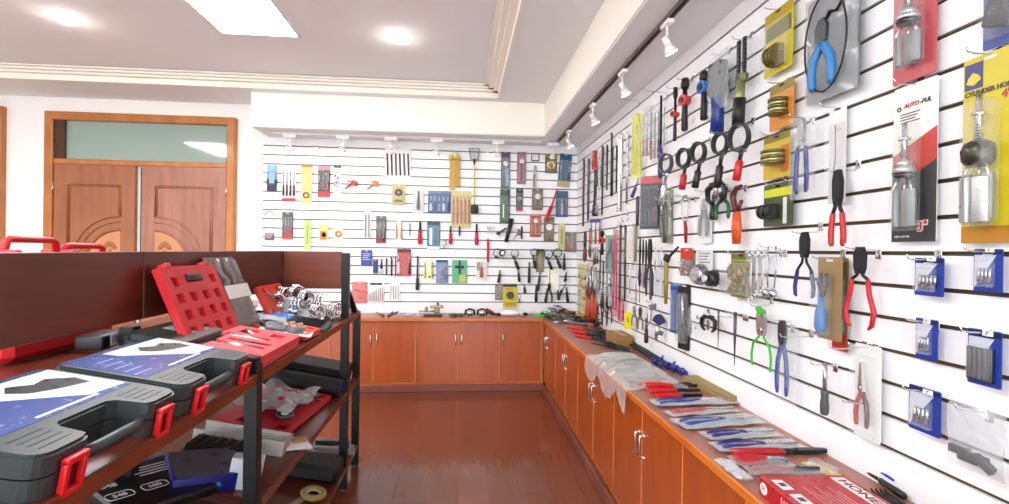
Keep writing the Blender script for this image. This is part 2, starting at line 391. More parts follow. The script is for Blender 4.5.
m = MB(); m.box((.873, (YF+YC)/2, .036), (.03, YC-YF, .072), M_SKIRT, bev=.004); m.box(((-2.19+.86)/2, 5.204, .036), (.86+2.19, .03, .072), M_SKIRT, bev=.004)
struct(m.build('baseboard_right'))
# white upstand between the counter and the slats is part of the slat walls
# ------------------------------------------------------------------ tool builders; local frame: x right, z up, -y towards the viewer, origin = hanging point
def H(c, **k):
    v = [int(c[i:i+2], 16) for i in (0, 2, 4)]
    if min(v) < 190 and not k.get('metal'): v = [int(x*(.80 if x < 200 else .88)) for x in v]
    return mat('%02x%02x%02x' % tuple(v), k.get('rough', .35), k.get('metal', 0), k.get('alpha', 1))
def metal_of(o): return {'steel': STEEL, 'chrome': CHROME, 'black': GUN, 'dark': DSTEEL, 'brass': BRASS}[o]
def card_back(r, w, h, col, name='card', y=0, tab=True, rough=.4):
    m = MB(); m.prism(rrect(w, h, min(w, h)*.05, 0, -h/2), y-.0012, y+.0012, H(col, rough=rough))
    o = m.build(name, r)
    if tab:
        k = MB(); k.prism(rrect(min(.03, w*.35), .007, .003, 0, -.012), y-.0022, y-.0011, H('e8e8e8')); k.build('hang_slot', r)
    return o
def panel(r, x, z, w, h, col, name='printed_panel', y=-.0016, pts=None):
    m = MB(); P = pts or [(x-w/2, z-h/2), (x+w/2, z-h/2), (x+w/2, z+h/2), (x-w/2, z+h/2)]
    m.prism(P, y-.0006, y+.0005, H(col, rough=.4)); return m.build(name, r)
def lines(r, x, z, w, n, gap, col='444444', th=None, name='print_lines', y=-.0018):
    m = MB(); th = th or gap*.35
    for i in range(n):
        ww = w*(1-.25*((i*7) % 3)/2); m.box((x-(w-ww)/2, y-.0006, z-i*gap), (ww, .0008, th), H(col))
    return m.build(name, r)
def blister(r, x, z, w, h, d, y=-.001, mt=None, name='blister'):
    m = MB(); m.box((x, y-d/2, z), (w, d, h), mt or CLEAR, bev=min(w, h, d)*.3); return m.build(name, r)
def shaft_tool(r, x, z0, z1, wd, grip, col, mt='steel', y=-.012, names=('shaft', 'handle'), flip=False, tip=.5):
    # shaft on top, handle below (flip: handle on top)
    L = z0-z1; g = L*grip
    a, b = (z0, z0-(L-g)) if not flip else (z1, z1+(L-g))
    MB().cyl((x, y, a), (x, y, b), wd*.18*tip*2, metal_of(mt), wd*.2, 8).build(names[0], r)
    e = z1 if not flip else z0; s_ = -1 if not flip else 1
    m = MB(); G = abs(e-b)
    m.tube([(x, y, b), (x, y, b+s_*G*.06), (x, y, b+s_*G*.3), (x, y, b+s_*G*.6), (x, y, b+s_*G*.93), (x, y, e)], [wd*.26, wd*.34, wd*.3, wd*.38, wd*.36, wd*.26], H(col), 8)
    m.build(names[1], r)
def plier(r, w, h, col, jaw=.3, mt='steel', y=-.015, x=0, top=0, col2=None, bow=.0, needle=False, neck=.0, splay=1.0, hw=None):
    """jaws up, handles down; handles are separate parts"""
    mm = metal_of(mt); J = h*jaw; zj = top-J; hw = hw or w*.13
    m = MB(); jw = w*.16
    for s_ in (-1, 1):
        if needle: P = [(0, top), (s_*jw*.35, top), (s_*jw*.9, zj+J*.25), (s_*jw, zj), (0, zj)]
        else: P = [(s_*.001, top), (s_*jw*.7, top-.0), (s_*jw*1.3, top-J*.35), (s_*jw*1.2, zj+J*.15), (s_*jw*.8, zj-J*.1), (0, zj-J*.1)]
        P = [(x+a, b) for a, b in P]
        m.prism(P, y-.006-(s_+1)*.001, y+.006, mm)
    m.cyl((x, y-.011, zj+J*.12), (x, y+.009, zj+J*.12), jw*.55, mm, n=12)
    m.build('jaws', r)
    for s_, cc in ((-1, col), (1, col2 or col)):
        zz = [zj, zj-(h-J)*.12, zj-(h-J)*.35, zj-(h-J)*.65, zj-(h-J)*.9, top-h]
        xx = [jw*.5, jw*.7, w*.3*splay, w*.36*splay+bow*w, w*.34*splay+bow*w*.6, w*.32*splay]
        if neck:
            k = MB(); k.tube([(x+s_*jw*.4, y, zj), (x+s_*xx[1], y, zj-(h-J)*neck*.5), (x+s_*w*.26*splay, y, zj-(h-J)*neck)], hw*.55, mm, 6); k.build('lever', r)
            f = neck; zz = [zj-(h-J)*(f+(1-f)*t) for t in (0, .05, .3, .65, .92, 1)]
            xx = [w*.25*splay, w*.27*splay, w*.31*splay, w*.36*splay+bow*w, w*.34*splay+bow*w*.6, w*.3*splay]
        m = MB(); m.tube([(x+s_*a, y, b) for a, b in zip(xx, zz)], [hw*.62, hw*.78, hw*.82, hw*.85, hw*.78, hw*.5], H(cc), 8)
        m.build('handle', r)
def strap(r, R, w, h, col, ang=.35, mt='black', side=-1, sz=1.35):
    """oil filter wrench: strap ring on top, handle leaning below"""
    m = MB(); m.band((0, -.03, -R*sz), R, .034, .006, GUN if col != 'c0c4c8' else DSTEEL, 1, sz); m.build('strap', r)
    p0 = Vector((side*-R*.35, -.03, -R*sz*1.9)); L = h-R*sz*1.9; dx = side*math.tan(ang)*L
    p1 = p0+Vector((dx*.35, 0, -L*.35)); p2 = p0+Vector((dx, 0, -L))
    m = MB(); m.tube([p0+Vector((0, 0, R*.3)), p0, p1], [.007, .011, .009], metal_of('chrome' if mt == 'chrome' else 'dark'), 8)
    m.box(p0+Vector((0, 0, -.005)), (.03, .026, .022), metal_of('dark'), (0, side*ang, 0), .003); m.build('swivel_head', r)
    MB().tube([p1, p1.lerp(p2, .1), p1.lerp(p2, .5), p1.lerp(p2, .95), p2], [.010, .018, .018, .019, .013], H(col) if col != 'c0c4c8' else STEEL, 10).build('grip', r)
def bag(r, w, h, d=.02, y=-.012, tint=None, name='plastic_bag', seed=1, z=0):
    rnd = random.Random(seed); m = MB(); nx, nz = 6, 9; V = []
    for s_ in (-1, 1):
        G = []
        for j in range(nz+1):
            row = []
            for i in range(nx+1):
                u, v = i/nx*2-1, j/nz; e = (1-u*u)*min(1, v*4)*min(1, (1-v)*4+.1)
                row.append(m.bm.verts.new((u*w/2+rnd.uniform(-1, 1)*w*.03, y+s_*(d/2*e+rnd.uniform(-.003, .004)), z-v*h+rnd.uniform(-1, 1)*h*.006)))
            G.append(row)
        V.append(G)
    k = m.mi(tint or CLEAR)
    for G in V:
        for j in range(nz):
            for i in range(nx):
                f = m.bm.faces.new((G[j][i], G[j][i+1], G[j+1][i+1], G[j+1][i])); f.material_index = k
    return m.build(name, r)
def dial(r, x, z, R, col='f2f2ee', y=-.012, stem=0, scol='steel'):
    m = MB(); m.cyl((x, y+.01, z), (x, y-.008, z), R, metal_of('chrome'), n=20); m.cyl((x, y-.008, z), (x, y-.0095, z), R*.86, H(col), n=20)
    m.box((x+R*.2, y-.010, z+R*.15), (R*.7, .001, R*.08), H('c02020'), (0, -.6, 0)); m.build('dial', r)
    if stem: MB().tube([(x, y, z-R), (x, y, z-R-stem*.5), (x, y, z-R-stem)], [R*.3, R*.22, R*.16], metal_of(scol), 8).build('probe', r)
def barrel(r, x, z, w, h, y=-.028, c1='8d8f7c', c2='d9d7c0', horizontal=False, name='barrel'):
    m = MB(); n = 5
    for i in range(n):
        t0, t1 = -h/2+h*i/n, -h/2+h*(i+1)/n
        R = w/2*(1 if i % 2 == 0 else .9)
        if horizontal: m.cyl((x+t0, y, z), (x+t1, y, z), R, H(c1 if i % 2 == 0 else c2, metal=.7, rough=.3), n=16)
        else: m.cyl((x, y, z+t0), (x, y, z+t1), R, H(c1 if i % 2 == 0 else c2, metal=.7, rough=.3), n=16)
    return m.build(name, r)
def blob(r, x, z, w, h, cols, n=10, y=-.015, d=.015, seed=3, name='contents'):
    rnd = random.Random(seed); m = MB()
    for i in range(n):
        c = rnd.choice(cols); mm = metal_of(c) if c in ('steel', 'chrome', 'black', 'dark', 'brass') else H(c)
        a = Vector((x+rnd.uniform(-.5, .5)*w, y+rnd.uniform(-.5, .5)*d, z+rnd.uniform(-.5, .5)*h))
        k = rnd.random(); s_ = min(w, h)*rnd.uniform(.12, .3)
        if k < .4: m.cyl(a, a+Vector((rnd.uniform(-1, 1), 0, rnd.uniform(-1, 1)))*s_*1.4, s_*.3, mm, n=8)
        elif k < .7: m.ring(a, s_*.7, s_*.16, mm, 'y', n=12)
        else: m.box(a, (s_, s_*.5, s_*1.3), mm, (0, rnd.uniform(-1, 1), 0), s_*.1)
    return m.build(name, r)
# kinds for wall items -------------------------------------------------------
def k_pliers(r, w, h, col='d21a22', **o): plier(r, w, h, col, **o)
def k_bagpliers(r, w, h, col='2a4a9a', tint=None, **o):
    plier(r, w*.8, h*.92, col, top=-h*.04, **o); bag(r, w*1.25, h*1.03, tint=tint, seed=int(w*9999))
def k_card(r, w, h, col='ffffff', head=None, headh=.18, foot=None, footh=.15, body=None, bub=True, split=None, **o):
    card_back(r, w, h, col)
    if head: panel(r, 0, -h*headh/2, w*.98, h*headh, head, 'header')
    if foot: panel(r, 0, -h+h*footh/2, w*.98, h*footh, foot, 'footer')
    if split: panel(r, 0, 0, 0, 0, split, 'printed_corner', pts=[(w*.49, -h*.12), (w*.49, -h*.98), (-w*.3, -h*.98)])
    zc = -h*(headh+ (1-headh-(footh if foot else 0))/2) if head else -h*.52
    bh = h*(1-(headh if head else .12)-(footh if foot else .05))*.92
    if body:
        for b in body: b(r, w, h, zc, bh)
    if bub: blister(r, 0, zc, w*.84, bh, min(.03, w*.5))
def b_bars(n, c, grip=.45, mt='steel', frac=.75, flip=False):
    def f(r, w, h, zc, bh):
        for i in range(n):
            x = (i-(n-1)/2)*w*frac/max(1, n-1) if n > 1 else 0
            cc = c[i % len(c)] if isinstance(c, (list, tuple)) else c
            shaft_tool(r, x, zc+bh*.46, zc-bh*.46, w*frac/max(n, 1.6), grip, cc, mt, flip=flip)
    return f
def b_dial(fr=.3, up=.25, stem=.4, col='f2f2ee', scol='steel'):
    return lambda r, w, h, zc, bh: dial(r, 0, zc+bh*up, w*fr, col, stem=h*stem, scol=scol)
def b_plier(col, mt='steel', k=.8, **o):
    return lambda r, w, h, zc, bh: plier(r, w*k, bh*.92, col, mt=mt, top=zc+bh*.46, **o)
def b_ring(R=.3, t=.06, c='black', up=0):
    def f(r, w, h, zc, bh):
        m = MB(); m.ring((0, -.012, zc+bh*up), w*R, w*t, metal_of(c) if c in ('black', 'steel', 'brass', 'dark', 'chrome') else H(c)); m.build('ring', r)
    return f
def b_blob(cols, n=10, k=.75):
    return lambda r, w, h, zc, bh: blob(r, 0, zc, w*k, bh*k, cols, n, seed=int(w*7777)+n)
def b_panel(x, z, w_, h_, c): return lambda r, w, h, zc, bh: panel(r, x*w, z*h, w_*w, h_*h, c)
def b_barrel(z=-.6, k=.7, ratio=1.0, c1='8d8f7c', c2='d9d7c0', hor=False, x=.08):
    return lambda r, w, h, zc, bh: barrel(r, x*w, z*h, w*k*.6, h*.36*ratio, -.022, c1, c2, hor)
def b_lines(x, z, w_, n, g, c='444444'): return lambda r, w, h, zc, bh: lines(r, x*w, z*h, w_*w, n, g*h, c)
def b_text(t, x, z, s, c, wm=None, **k): return lambda r, w, h, zc, bh: letters(t, s*h, H(c), r, (x*w, -.0026, z*h), wmax=(wm*w if wm else None), **k)
def k_bag(r, w, h, body=None, tint=None, head=None, **o):
    if head: panel(r, 0, -h*.07, w*.96, h*.14, head, 'header', y=-.02)
    for b in body or []: b(r, w, h, -h*.54, h*.84)
    bag(r, w, h, d=.03, tint=tint, seed=int(w*5555)+3)
def k_rod(r, w, h, col='1c3f9e', grip=.4, mt='dark', flip=False, n=1, **o):
    for i in range(n):
        x = (i-(n-1)/2)*w*.8/max(1, n-1) if n > 1 else 0
        shaft_tool(r, x, 0, -h*(1-.06*((i*5) % 3)), w/n, grip, col if isinstance(col, str) else col[i % len(col)], mt, flip=flip)
def k_bars(r, w, h, col='202224', n=3, mt=None, loop=False, **o):     # bunch of plain rods or straps
    for i in range(n):
        x = (i-(n-1)/2)*w*.8/max(1, n-1) if n > 1 else 0; hh = h*(1-.08*((i*7) % 3))
        m = MB(); mm = metal_of(mt) if mt else H(col if isinstance(col, str) else col[i % len(col)])
        rr = max(.002, w*.32/n)
        m.tube([(x-.006, -.02, .0), (x, -.012, .004), (x, -.01, -.01), (x, -.01, -hh*.5), (x, -.01, -hh)], [rr*.7, rr, rr, rr, rr*.8], mm, 6)
        m.build('rod', r)
def k_disc(r, w, h, col='e0401c', zf=.35, **o):       # handle with a coloured disc or adapter round it
    MB().tube([(0, -.02, 0), (0, -.02, -h*.12), (0, -.02, -h*.2)], [w*.22, w*.3, w*.22], GUN, 10).build('head', r)
    m = MB(); m.cyl((0, -.045, -h*zf), (0, .0, -h*zf), w*.38, H(col), w*.34, 20); m.cyl((0, -.05, -h*zf), (0, -.044, -h*zf), w*.2, GUN, n=16); m.build('drum', r)
    MB().tube([(0, -.02, -h*.2), (0, -.02, -h*.6), (0, -.02, -h*.97), (0, -.02, -h)], [w*.15, w*.19, w*.22, w*.15], GUN, 10).build('grip', r)
def k_chain(r, w, h, **o):
    m = MB(); n = 16
    for s_ in (-1, 1):
        for i in range(n):
            z = -h*.42*i/n; m.box((s_*w*.22, -.02, z-.006), (w*.2, .012, h*.42/n*.75), GUN if i % 2 else DSTEEL, bev=.001)
    m.build('chain', r)
    MB().box((w*.05, -.02, -h*.46), (w*.75, .02, h*.1), H('6a6a4a', metal=.6), (0, .2, 0), .004).build('jaw', r)
    MB().tube([(0, -.02, -h*.48), (-w*.08, -.02, -h*.65), (-w*.2, -.02, -h*.99)], [w*.18, w*.2, w*.24], H('8a8a5c', metal=.5), 8).build('lever', r)
    MB().tube([(-w*.1, -.02, -h*.68), (-w*.2, -.02, -h)], [w*.26, w*.27], BLACK, 10).build('grip', r)
def k_puller(r, w, h, col='202224', **o):
    m = MB(); m.cyl((0, -.02, 0), (0, -.02, -h*.95), w*.06, STEEL, n=8); m.build('screw', r)
    MB().box((0, -.02, -h*.35), (w*.5, .03, h*.15), H(col), bev=.004).build('yoke', r)
    for s_ in (-1, 1):
        MB().tube([(s_*w*.15, -.02, -h*.35), (s_*w*.45, -.02, -h*.5), (s_*w*.42, -.02, -h*.85), (s_*w*.25, -.02, -h)], [w*.08, w*.09, w*.07, w*.05], H(col), 8).build('claw', r)
def k_clamp(r, w, h, col='e85a10', jawcol='5a2424', **o):       # curved jaws over one straight handle
    m = MB(); m.tube([(w*.3, -.015, 0), (-w*.1, -.015, -h*.02), (-w*.3, -.015, -h*.15), (-w*.2, -.015, -h*.32), (0, -.015, -h*.44)], [w*.07, w*.11, w*.13, w*.12, w*.1], H(jawcol, metal=.3), 8)
    m.tube([(w*.32, -.015, -h*.26), (w*.15, -.015, -h*.36), (0, -.015, -h*.46)], [w*.08, w*.09, w*.09], H(jawcol, metal=.3), 8); m.build('jaws', r)
    for s_ in (-1, 1):
        MB().tube([(s_*w*.08, -.015, -h*.44), (s_*w*.12, -.015, -h*.7), (s_*w*.1, -.015, -h)], [w*.1, w*.14, w*.11], H(col), 8).build('handle', r)
def k_loop(r, w, h, col='c81424', **o):               # wire loop with one handle
    m = MB(); m.ring((0, -.012, -h*.28), w*.38, w*.07, STEEL, 'y', 1, h*.28/(w*.38)); m.build('wire_loop', r)
    MB().tube([(0, -.012, -h*.55), (w*.1, -.012, -h*.7), (w*.15, -.012, -h)], [w*.12, w*.16, w*.12], H(col), 8).build('handle', r)
def k_prong(r, w, h, col='1c3f9e', **o):              # two slim straight shanks with grips (long nose tools)
    for s_ in (-1, 1):
        MB().tube([(s_*w*.1, -.015, 0), (s_*w*.2, -.015, -h*.4), (s_*w*.3, -.015, -h*.6)], [w*.06, w*.1, w*.1], GUN, 8).build('shank', r)
        MB().tube([(s_*w*.3, -.015, -h*.55), (s_*w*.36, -.015, -h*.8), (s_*w*.36, -.015, -h)], [w*.13, w*.15, w*.1], H(col), 8).build('handle', r)
def k_book(r, w, h, col='3a4fb0', **o):               # flat printed pouch
    card_back(r, w, h*.82, col, 'pouch'); lines(r, 0, -h*.2, w*.7, 4, h*.1, 'c8ccf0'); panel(r, 0, -h*.92, w*.9, h*.1, 'd8d8d8', 'hem')
def k_scissors(r, w, h, col='2a3a8c', **o):
    for s_ in (-1, 1):
        MB().tube([(s_*w*.05, -.01, 0), (-s_*w*.15, -.01, -h*.6)], [w*.12, w*.15], H(col), 6).build('blade', r)
        MB().ring((s_*w*.25, -.01, -h*.8), w*.2, w*.07, STEEL, n=12).build('finger_ring', r)
def k_tape(r, w, h, col='f0d820', **o):
    card_back(r, w, h, col); panel(r, 0, -h*.06, w*1.0, h*.13, '2a2420', 'header')
    MB().cyl((0, 0, -h*.48), (0, -.03, -h*.48), w*.27, H('3a3a3a'), n=18).build('reel', r)
    panel(r, w*.03, -h*.87, w*.85, h*.16, 'd2b818', 'footer'); lines(r, 0, -h*.2, w*.6, 2, h*.04, '6a5a10')
def k_pole(r, w, h, **o):                             # net head, yellow pole, black socket
    m = MB(); a = w*.5
    m.tube([(-a, -.02, 0), (a, -.02, 0), (a*.75, -.02, -h*.16), (-a*.75, -.02, -h*.16)], .006, BLACK, 6, True)
    for i in range(-2, 3): m.tube([(i*a*.36, -.02, 0), (i*a*.27, -.02, -h*.16)], .0012, DSTEEL, 4)
    for j in range(1, 5): m.tube([(-a*.92, -.02, -h*.032*j), (a*.92, -.02, -h*.032*j)], .0012, DSTEEL, 4)
    m.build('head', r)
    MB().tube([(0, -.02, -h*.16), (0, -.02, -h*.24)], [.014, .009], BLACK, 8).build('collar', r)
    MB().cyl((0, -.02, -h*.2), (w*.06, -.02, -h*.86), .006, H('e8dc3c')).build('pole', r)
    MB().box((w*.08, -.03, -h*.93), (w*.75, .04, h*.12), BLACK, bev=.01).build('socket', r)
def k_twin(r, w, h, col='e8d020', **o):               # two yellow balls over long yellow slips
    panel(r, -w*.17, -h*.6, w*.42, h*.8, 'dcc452', 'slip'); panel(r, w*.22, -h*.55, w*.4, h*.72, 'd4b83c', 'slip', y=-.004)
    for s_ in (-1, 1): MB().ball((s_*w*.25, -.02, -h*.18), w*.2, H(col)).build('ball', r)
    k = MB(); k.tube([(0, -.01, 0), (-w*.3, -.01, -h*.12)], .004, H(col), 6); k.tube([(0, -.01, 0), (w*.3, -.01, -h*.12)], .004, H(col), 6); k.build('tie', r)
def k_arch(r, w, h, **o):
    m = MB(); m.ring((0, -.01, -h*.16), w*.42, w*.06, STEEL, a0=0, a1=PI, n=12); m.build('bow', r)
    panel(r, 0, -h*.88, w*.85, h*.24, '8a5a66', 'tag'); lines(r, 0, -h*.8, w*.7, 3, h*.06, 'd8c0c4')
    m = MB(); m.cyl((-w*.4, -.006, -h*.16), (-w*.4, -.006, -h*.78), .0016, STEEL, n=5); m.cyl((w*.4, -.006, -h*.16), (w*.4, -.006, -h*.78), .0016, STEEL, n=5); m.build('wire', r)
def k_squeeze(r, w, h, col='d0303c', **o):            # small folding clamp with a diagonal lever
    MB().tube([(-w*.5, -.012, -h), (w*.1, -.012, -h*.35), (w*.3, -.012, -h*.1)], [w*.05, w*.09, w*.1], H(col), 8).build('lever', r)
    m = MB(); m.box((w*.22, -.012, -h*.35), (w*.45, .02, h*.5), H(col), (0, .3, 0), .003); m.tube([(-w*.3, -.012, -h*.1), (w*.4, -.012, -h*.25)], w*.05, H(col), 6); m.build('body', r)
def k_hammer(r, w, h, col='202224', **o):
    MB().tube([(w*.45, -.02, 0), (-w*.3, -.02, -h*.8)], [w*.06, w*.1], H(col), 8).build('handle', r)
    MB().box((-w*.3, -.02, -h*.75), (w*.35, .02, h*.5), H(col), (0, .4, 0), .003).build('head', r)
def k_wrench(r, w, h, mt='steel', n=1, tint=None, **o):  # ring/open spanners side by side
    for i in range(n):
        x = (i-(n-1)/2)*w/max(n, 1); ww = w/n; hh = h*(1-.1*i)
        m = MB(); m.ring((x, -.01, -ww*.4), ww*.3, ww*.13, metal_of(mt), n=12); m.box((x, -.01, -hh*.5), (ww*.3, .006, hh-ww), metal_of(mt), bev=.001)
        m.ring((x, -.01, -hh+ww*.35), ww*.28, ww*.13, metal_of(mt), n=10, a0=-PI*.3, a1=PI*1.3-PI*.0); m.build('spanner' if n > 1 else 'body', r)
    if tint: bag(r, w*1.2, h*1.03, tint=tint)
def k_pipewrench(r, w, h, **o):
    m = MB(); m.tube([(w*.35, -.02, -h*.03), (w*.0, -.02, -h*.0), (-w*.3, -.02, -h*.07), (-w*.1, -.02, -h*.16)], [w*.14, w*.16, w*.17, w*.12], GUN, 8)
    m.box((w*.25, -.02, -h*.2), (w*.4, .02, h*.1), GUN, bev=.003); m.build('jaws', r)
    MB().tube([(w*.1, -.02, -h*.1), (w*.05, -.02, -h*.5), (w*.1, -.02, -h)], [w*.13, w*.14, w*.2], H('40424c', metal=.5), 8).build('handle', r)
    MB().tube([(-w*.3, -.012, -h*.3), (-w*.3, -.012, -h*.9)], w*.08, H('7a5a6a'), 8).build('spacer', r)
def k_fan(r, w, h, col='303a6a', **o):
    m = MB(); pts = [(0, -h*.5)]+[(math.sin(a)*w*.5, -h*.5+math.cos(a)*h*.4) for a in (-1.2, -.8, -.4, 0, .4, .8, 1.2)]; m.prism(pts, -.02, -.008, H(col)); m.build('blade_fan', r)
    MB().tube([(0, -.014, -h*.5), (-w*.15, -.014, -h*.75), (-w*.2, -.014, -h)], [w*.1, w*.13, w*.08], STEEL, 8).build('handle', r)
def k_knob(r, w, h, col='202224', **o):
    m = MB(); m.cyl((0, -.01, -h*.5), (0, -.05, -h*.5), w*.42, H(col, metal=.3), w*.36, 16); m.cyl((0, -.05, -h*.5), (0, -.07, -h*.5), w*.18, CHROME, n=10); m.build('body', r)
    m = MB(); m.tube([(w*.3, -.02, -h*.1), (w*.5, -.02, -h*.3)], w*.07, H(col), 6); m.tube([(-w*.1, -.03, -h*.8), (w*.1, -.03, -h*1.0)], w*.08, STEEL, 6); m.build('arm', r)
def k_balls(r, w, h, **o):
    for s_ in (-1, 1):
        MB().tube([(s_*w*.25, -.012, 0), (s_*w*.3, -.012, -h*.4), (s_*w*.22, -.014, -h*.75)], w*.03, STEEL, 6).build('wire', r)
        MB().ball((s_*w*.24, -.02, -h*.85), w*.2, STEEL, (1, .8, 1)).build('ball', r)
def k_point(r, w, h, **o):
    MB().tube([(0, -.02, 0), (0, -.02, -h*.35), (0, -.02, -h)], [w*.16, w*.14, w*.03], DSTEEL, 8).build('spike', r)
def k_frame(r, w, h, col='202224', **o):              # square head over a slim body (gauge, caliper)
    m = MB(); a = w*.45
    m.tube([(-a, -.012, -.01), (a, -.012, -.01), (a, -.012, -.01-a*1.9), (-a, -.012, -.01-a*1.9)], w*.09, H(col), 6, True); m.build('head', r)
    MB().box((0, -.01, -h*.66), (w*.35, .01, h*.62), STEEL, bev=.002).build('beam', r)
    MB().box((-w*.15, -.014, -h*.75), (w*.2, .01, h*.35), H('a09a8a'), bev=.002).build('slider', r)
def k_cluster(r, w, h, col=('1a1a1c',), n=6, mt='steel', **o):   # several small pliers hanging together: grips down
    rnd = random.Random(int(w*1e4))
    for i in range(n):
        x = (i-(n-1)/2)*w/n*1.0; z0 = -h*rnd.uniform(0, .12); y = -.01-rnd.random()*.03
        c = col[i % len(col)]
        MB().tube([(x, y, z0), (x+.002, y, z0-h*.25), (x, y, z0-h*.45)], [w/n*.2, w/n*.34, w/n*.25], metal_of(mt), 6).build('jaws', r)
        MB().tube([(x, y, z0-h*.42), (x-w/n*.3, y, z0-h*.7), (x-w/n*.15, y, z0-h*.85)], [w/n*.2, w/n*.26, w/n*.16], H(c), 6).build('handle', r)
        MB().tube([(x, y, z0-h*.42), (x+w/n*.3, y, z0-h*.7), (x+w/n*.2, y, z0-h*.88)], [w/n*.2, w/n*.26, w/n*.16], H(c), 6).build('handle', r)
def k_hone(r, w, h, ctop=-.2, **o):
    pass
K = {k[2:]: v for k, v in list(globals().items()) if k.startswith('k_')}
# ------------------------------------------------------------------ placing on the walls
def hang(side, box, kind, name, cat, label, off=.012, hook=None, group=None, tilt=0, **o):
    x0, y0, x1, y1 = box; ym = (y0+y1)/2; xm = (x0+x1)/2
    if side == 'R':
        turn = max(0, min(1, (725-xm)/90))*math.radians(42)      # packs far along the wall hang turned a little towards the room
        ax, v = 0, XR-off; rz = -PI/2+turn
        if turn:
            for _ in range(3):
                t = U(xm, ym, ax, v); dist = Vector((t.x, t.y)).length; view = math.atan2(t.x, t.y)
                w = (x1-x0)/FPX*dist*math.cos(view-YAW)/math.sin(view+turn); v = XR-max(off, w/2*math.sin(turn)+.006)
            t = U(xm, y0, ax, v); loc = t.copy()
        else:
            a, b = U(x0, ym, ax, v), U(x1, ym, ax, v); w = a.y-b.y; t = U(xm, y0, ax, v); cy = (a.y+b.y)/2
            loc = Vector((v, cy, t.z))
    else:
        ax, v = 1, YB-off; a, b = U(x0, ym, ax, v), U(x1, ym, ax, v); w = b.x-a.x; t = U(xm, y0, ax, v); rz = 0
        loc = Vector(((a.x+b.x)/2, v, t.z))
    h = t.z-U(xm, y1, ax, v).z
    r = empty(name, label, cat, loc, (0, tilt if side == 'B' else 0, rz), group)
    K[kind](r, w, h, **o)
    if hook: wall_hook(side, loc, off, 'chrome wire hook holding the '+hook)
    return r, w, h
def wall_hook(side, loc, off, label, length=None, group=None):
    L = length or off+(.062 if side == 'R' else .035)
    wall = Vector((XR, loc.y, loc.z)) if side == 'R' else Vector((loc.x, YB, loc.z))
    zs = min(slots, key=lambda z: abs(z-(loc.z-.004))) ; 
    t = empty('display_hook', label, 'hook', (wall.x, wall.y, zs), (0, 0, -PI/2 if side == 'R' else 0), group)
    MB().box((0, -.003, -.004), (.022, .004, .03), CHROME, bev=.001).build('bracket', t)
    dz = max(-.03, min(.03, loc.z-zs-.006))
    MB().tube([(0, -.004, 0), (0, -.012, dz*.8), (0, -L*.8, dz), (0, -L, dz+.004), (0, -L-.006, dz+.016)], .0022, CHROME, 6).build('prong', t)
    return t
# ------------------------------------------------------------------ right wall, near the camera: packs and pliers
g = 'd8d8d0'
hang('R', (765, 8, 793, 72), 'card', 'carded_tool', 'oil filter wrench', 'yellow card with round bronze filter cup, topmost of the yellow packs', .03, 'topmost yellow filter card',
     col='e2d21a', head='c9c018', headh=.16, body=[b_panel(0, -.32, .9, .24, '8a8430'), b_barrel(-.76, .8, .55, '7c7240', 'b0a468', True)], bub=True)
hang('R', (770, 82, 794, 128), 'card', 'carded_tool', 'oil filter wrench', 'orange card with banded bronze barrel, second of the yellow packs', .03, 'orange barrel card',
     col='e8a83c', head='a89a3c', headh=.2, body=[b_barrel(-.56, .85, .95, '6c6a3c', 'c2bc88')], bub=False)
hang('R', (764, 134, 790, 178), 'card', 'carded_tool', 'oil filter wrench', 'yellow card with large banded bronze barrel, third of the yellow packs', .03, 'third yellow barrel card',
     col='e4c83a', head='9a8c30', headh=.16, body=[b_panel(.32, -.6, .3, .6, 'd88a2c'), b_barrel(-.55, .95, .85, '74703c', 'ccc894')], bub=False)
hang('R', (764, 183, 793, 226), 'card', 'carded_tool', 'oil filter wrench', 'green and yellow card with dark ribbed cup on its front', .03, 'green and yellow cup card',
     col='4a5a3a', head='5c6848', headh=.12, body=[b_panel(0, -.21, .96, .2, 'e8ee20'), b_panel(.25, -.65, .12, .6, 'd8dcd8'), b_barrel(-.65, .55, 1.3, '3a3e3a', '5c605c', True, x=-.15)], bub=False)
r, w, h = hang('R', (808, -14, 861, 97), 'bag', 'bagged_cable_plier', 'pliers', 'big grey pack holding blue-handled pliers with a looped black cable', .03, None, tint=mat('c0c6ca', .1, 0, .35, name='pack_film'), body=[])
MB().prism(rrect(w*.98, h*.98, .01, 0, -h/2), -.003, 0, H('8d9294')).build('card', r)
MB().ring((0, -.03, -h*.5), w*.4, .0035, BLACK, 'y', 1, h*.44/(w*.4), 30).build('cable', r)
plier(r, w*.55, h*.62, '3a9ad0', top=-h*.28, y=-.03, jaw=.35, mt='dark', x=-w*.05)
MB().tube([(-w*.05, -.03, -h*.35), (w*.1, -.03, -h*.25), (w*.22, -.03, -h*.28), (w*.33, -.03, -h*.2), (w*.35, -.03, -h*.05)], [.004, .008, .006, .004, .003], GUN, 8).build('cable_end', r)
r, w, h = hang('R', (894, -22, 937, 79), 'card', 'carded_hone', 'cylinder hone', 'red card with chrome hone head, cut by the top edge of the photo', .02, None, col='d4606a', bub=False)
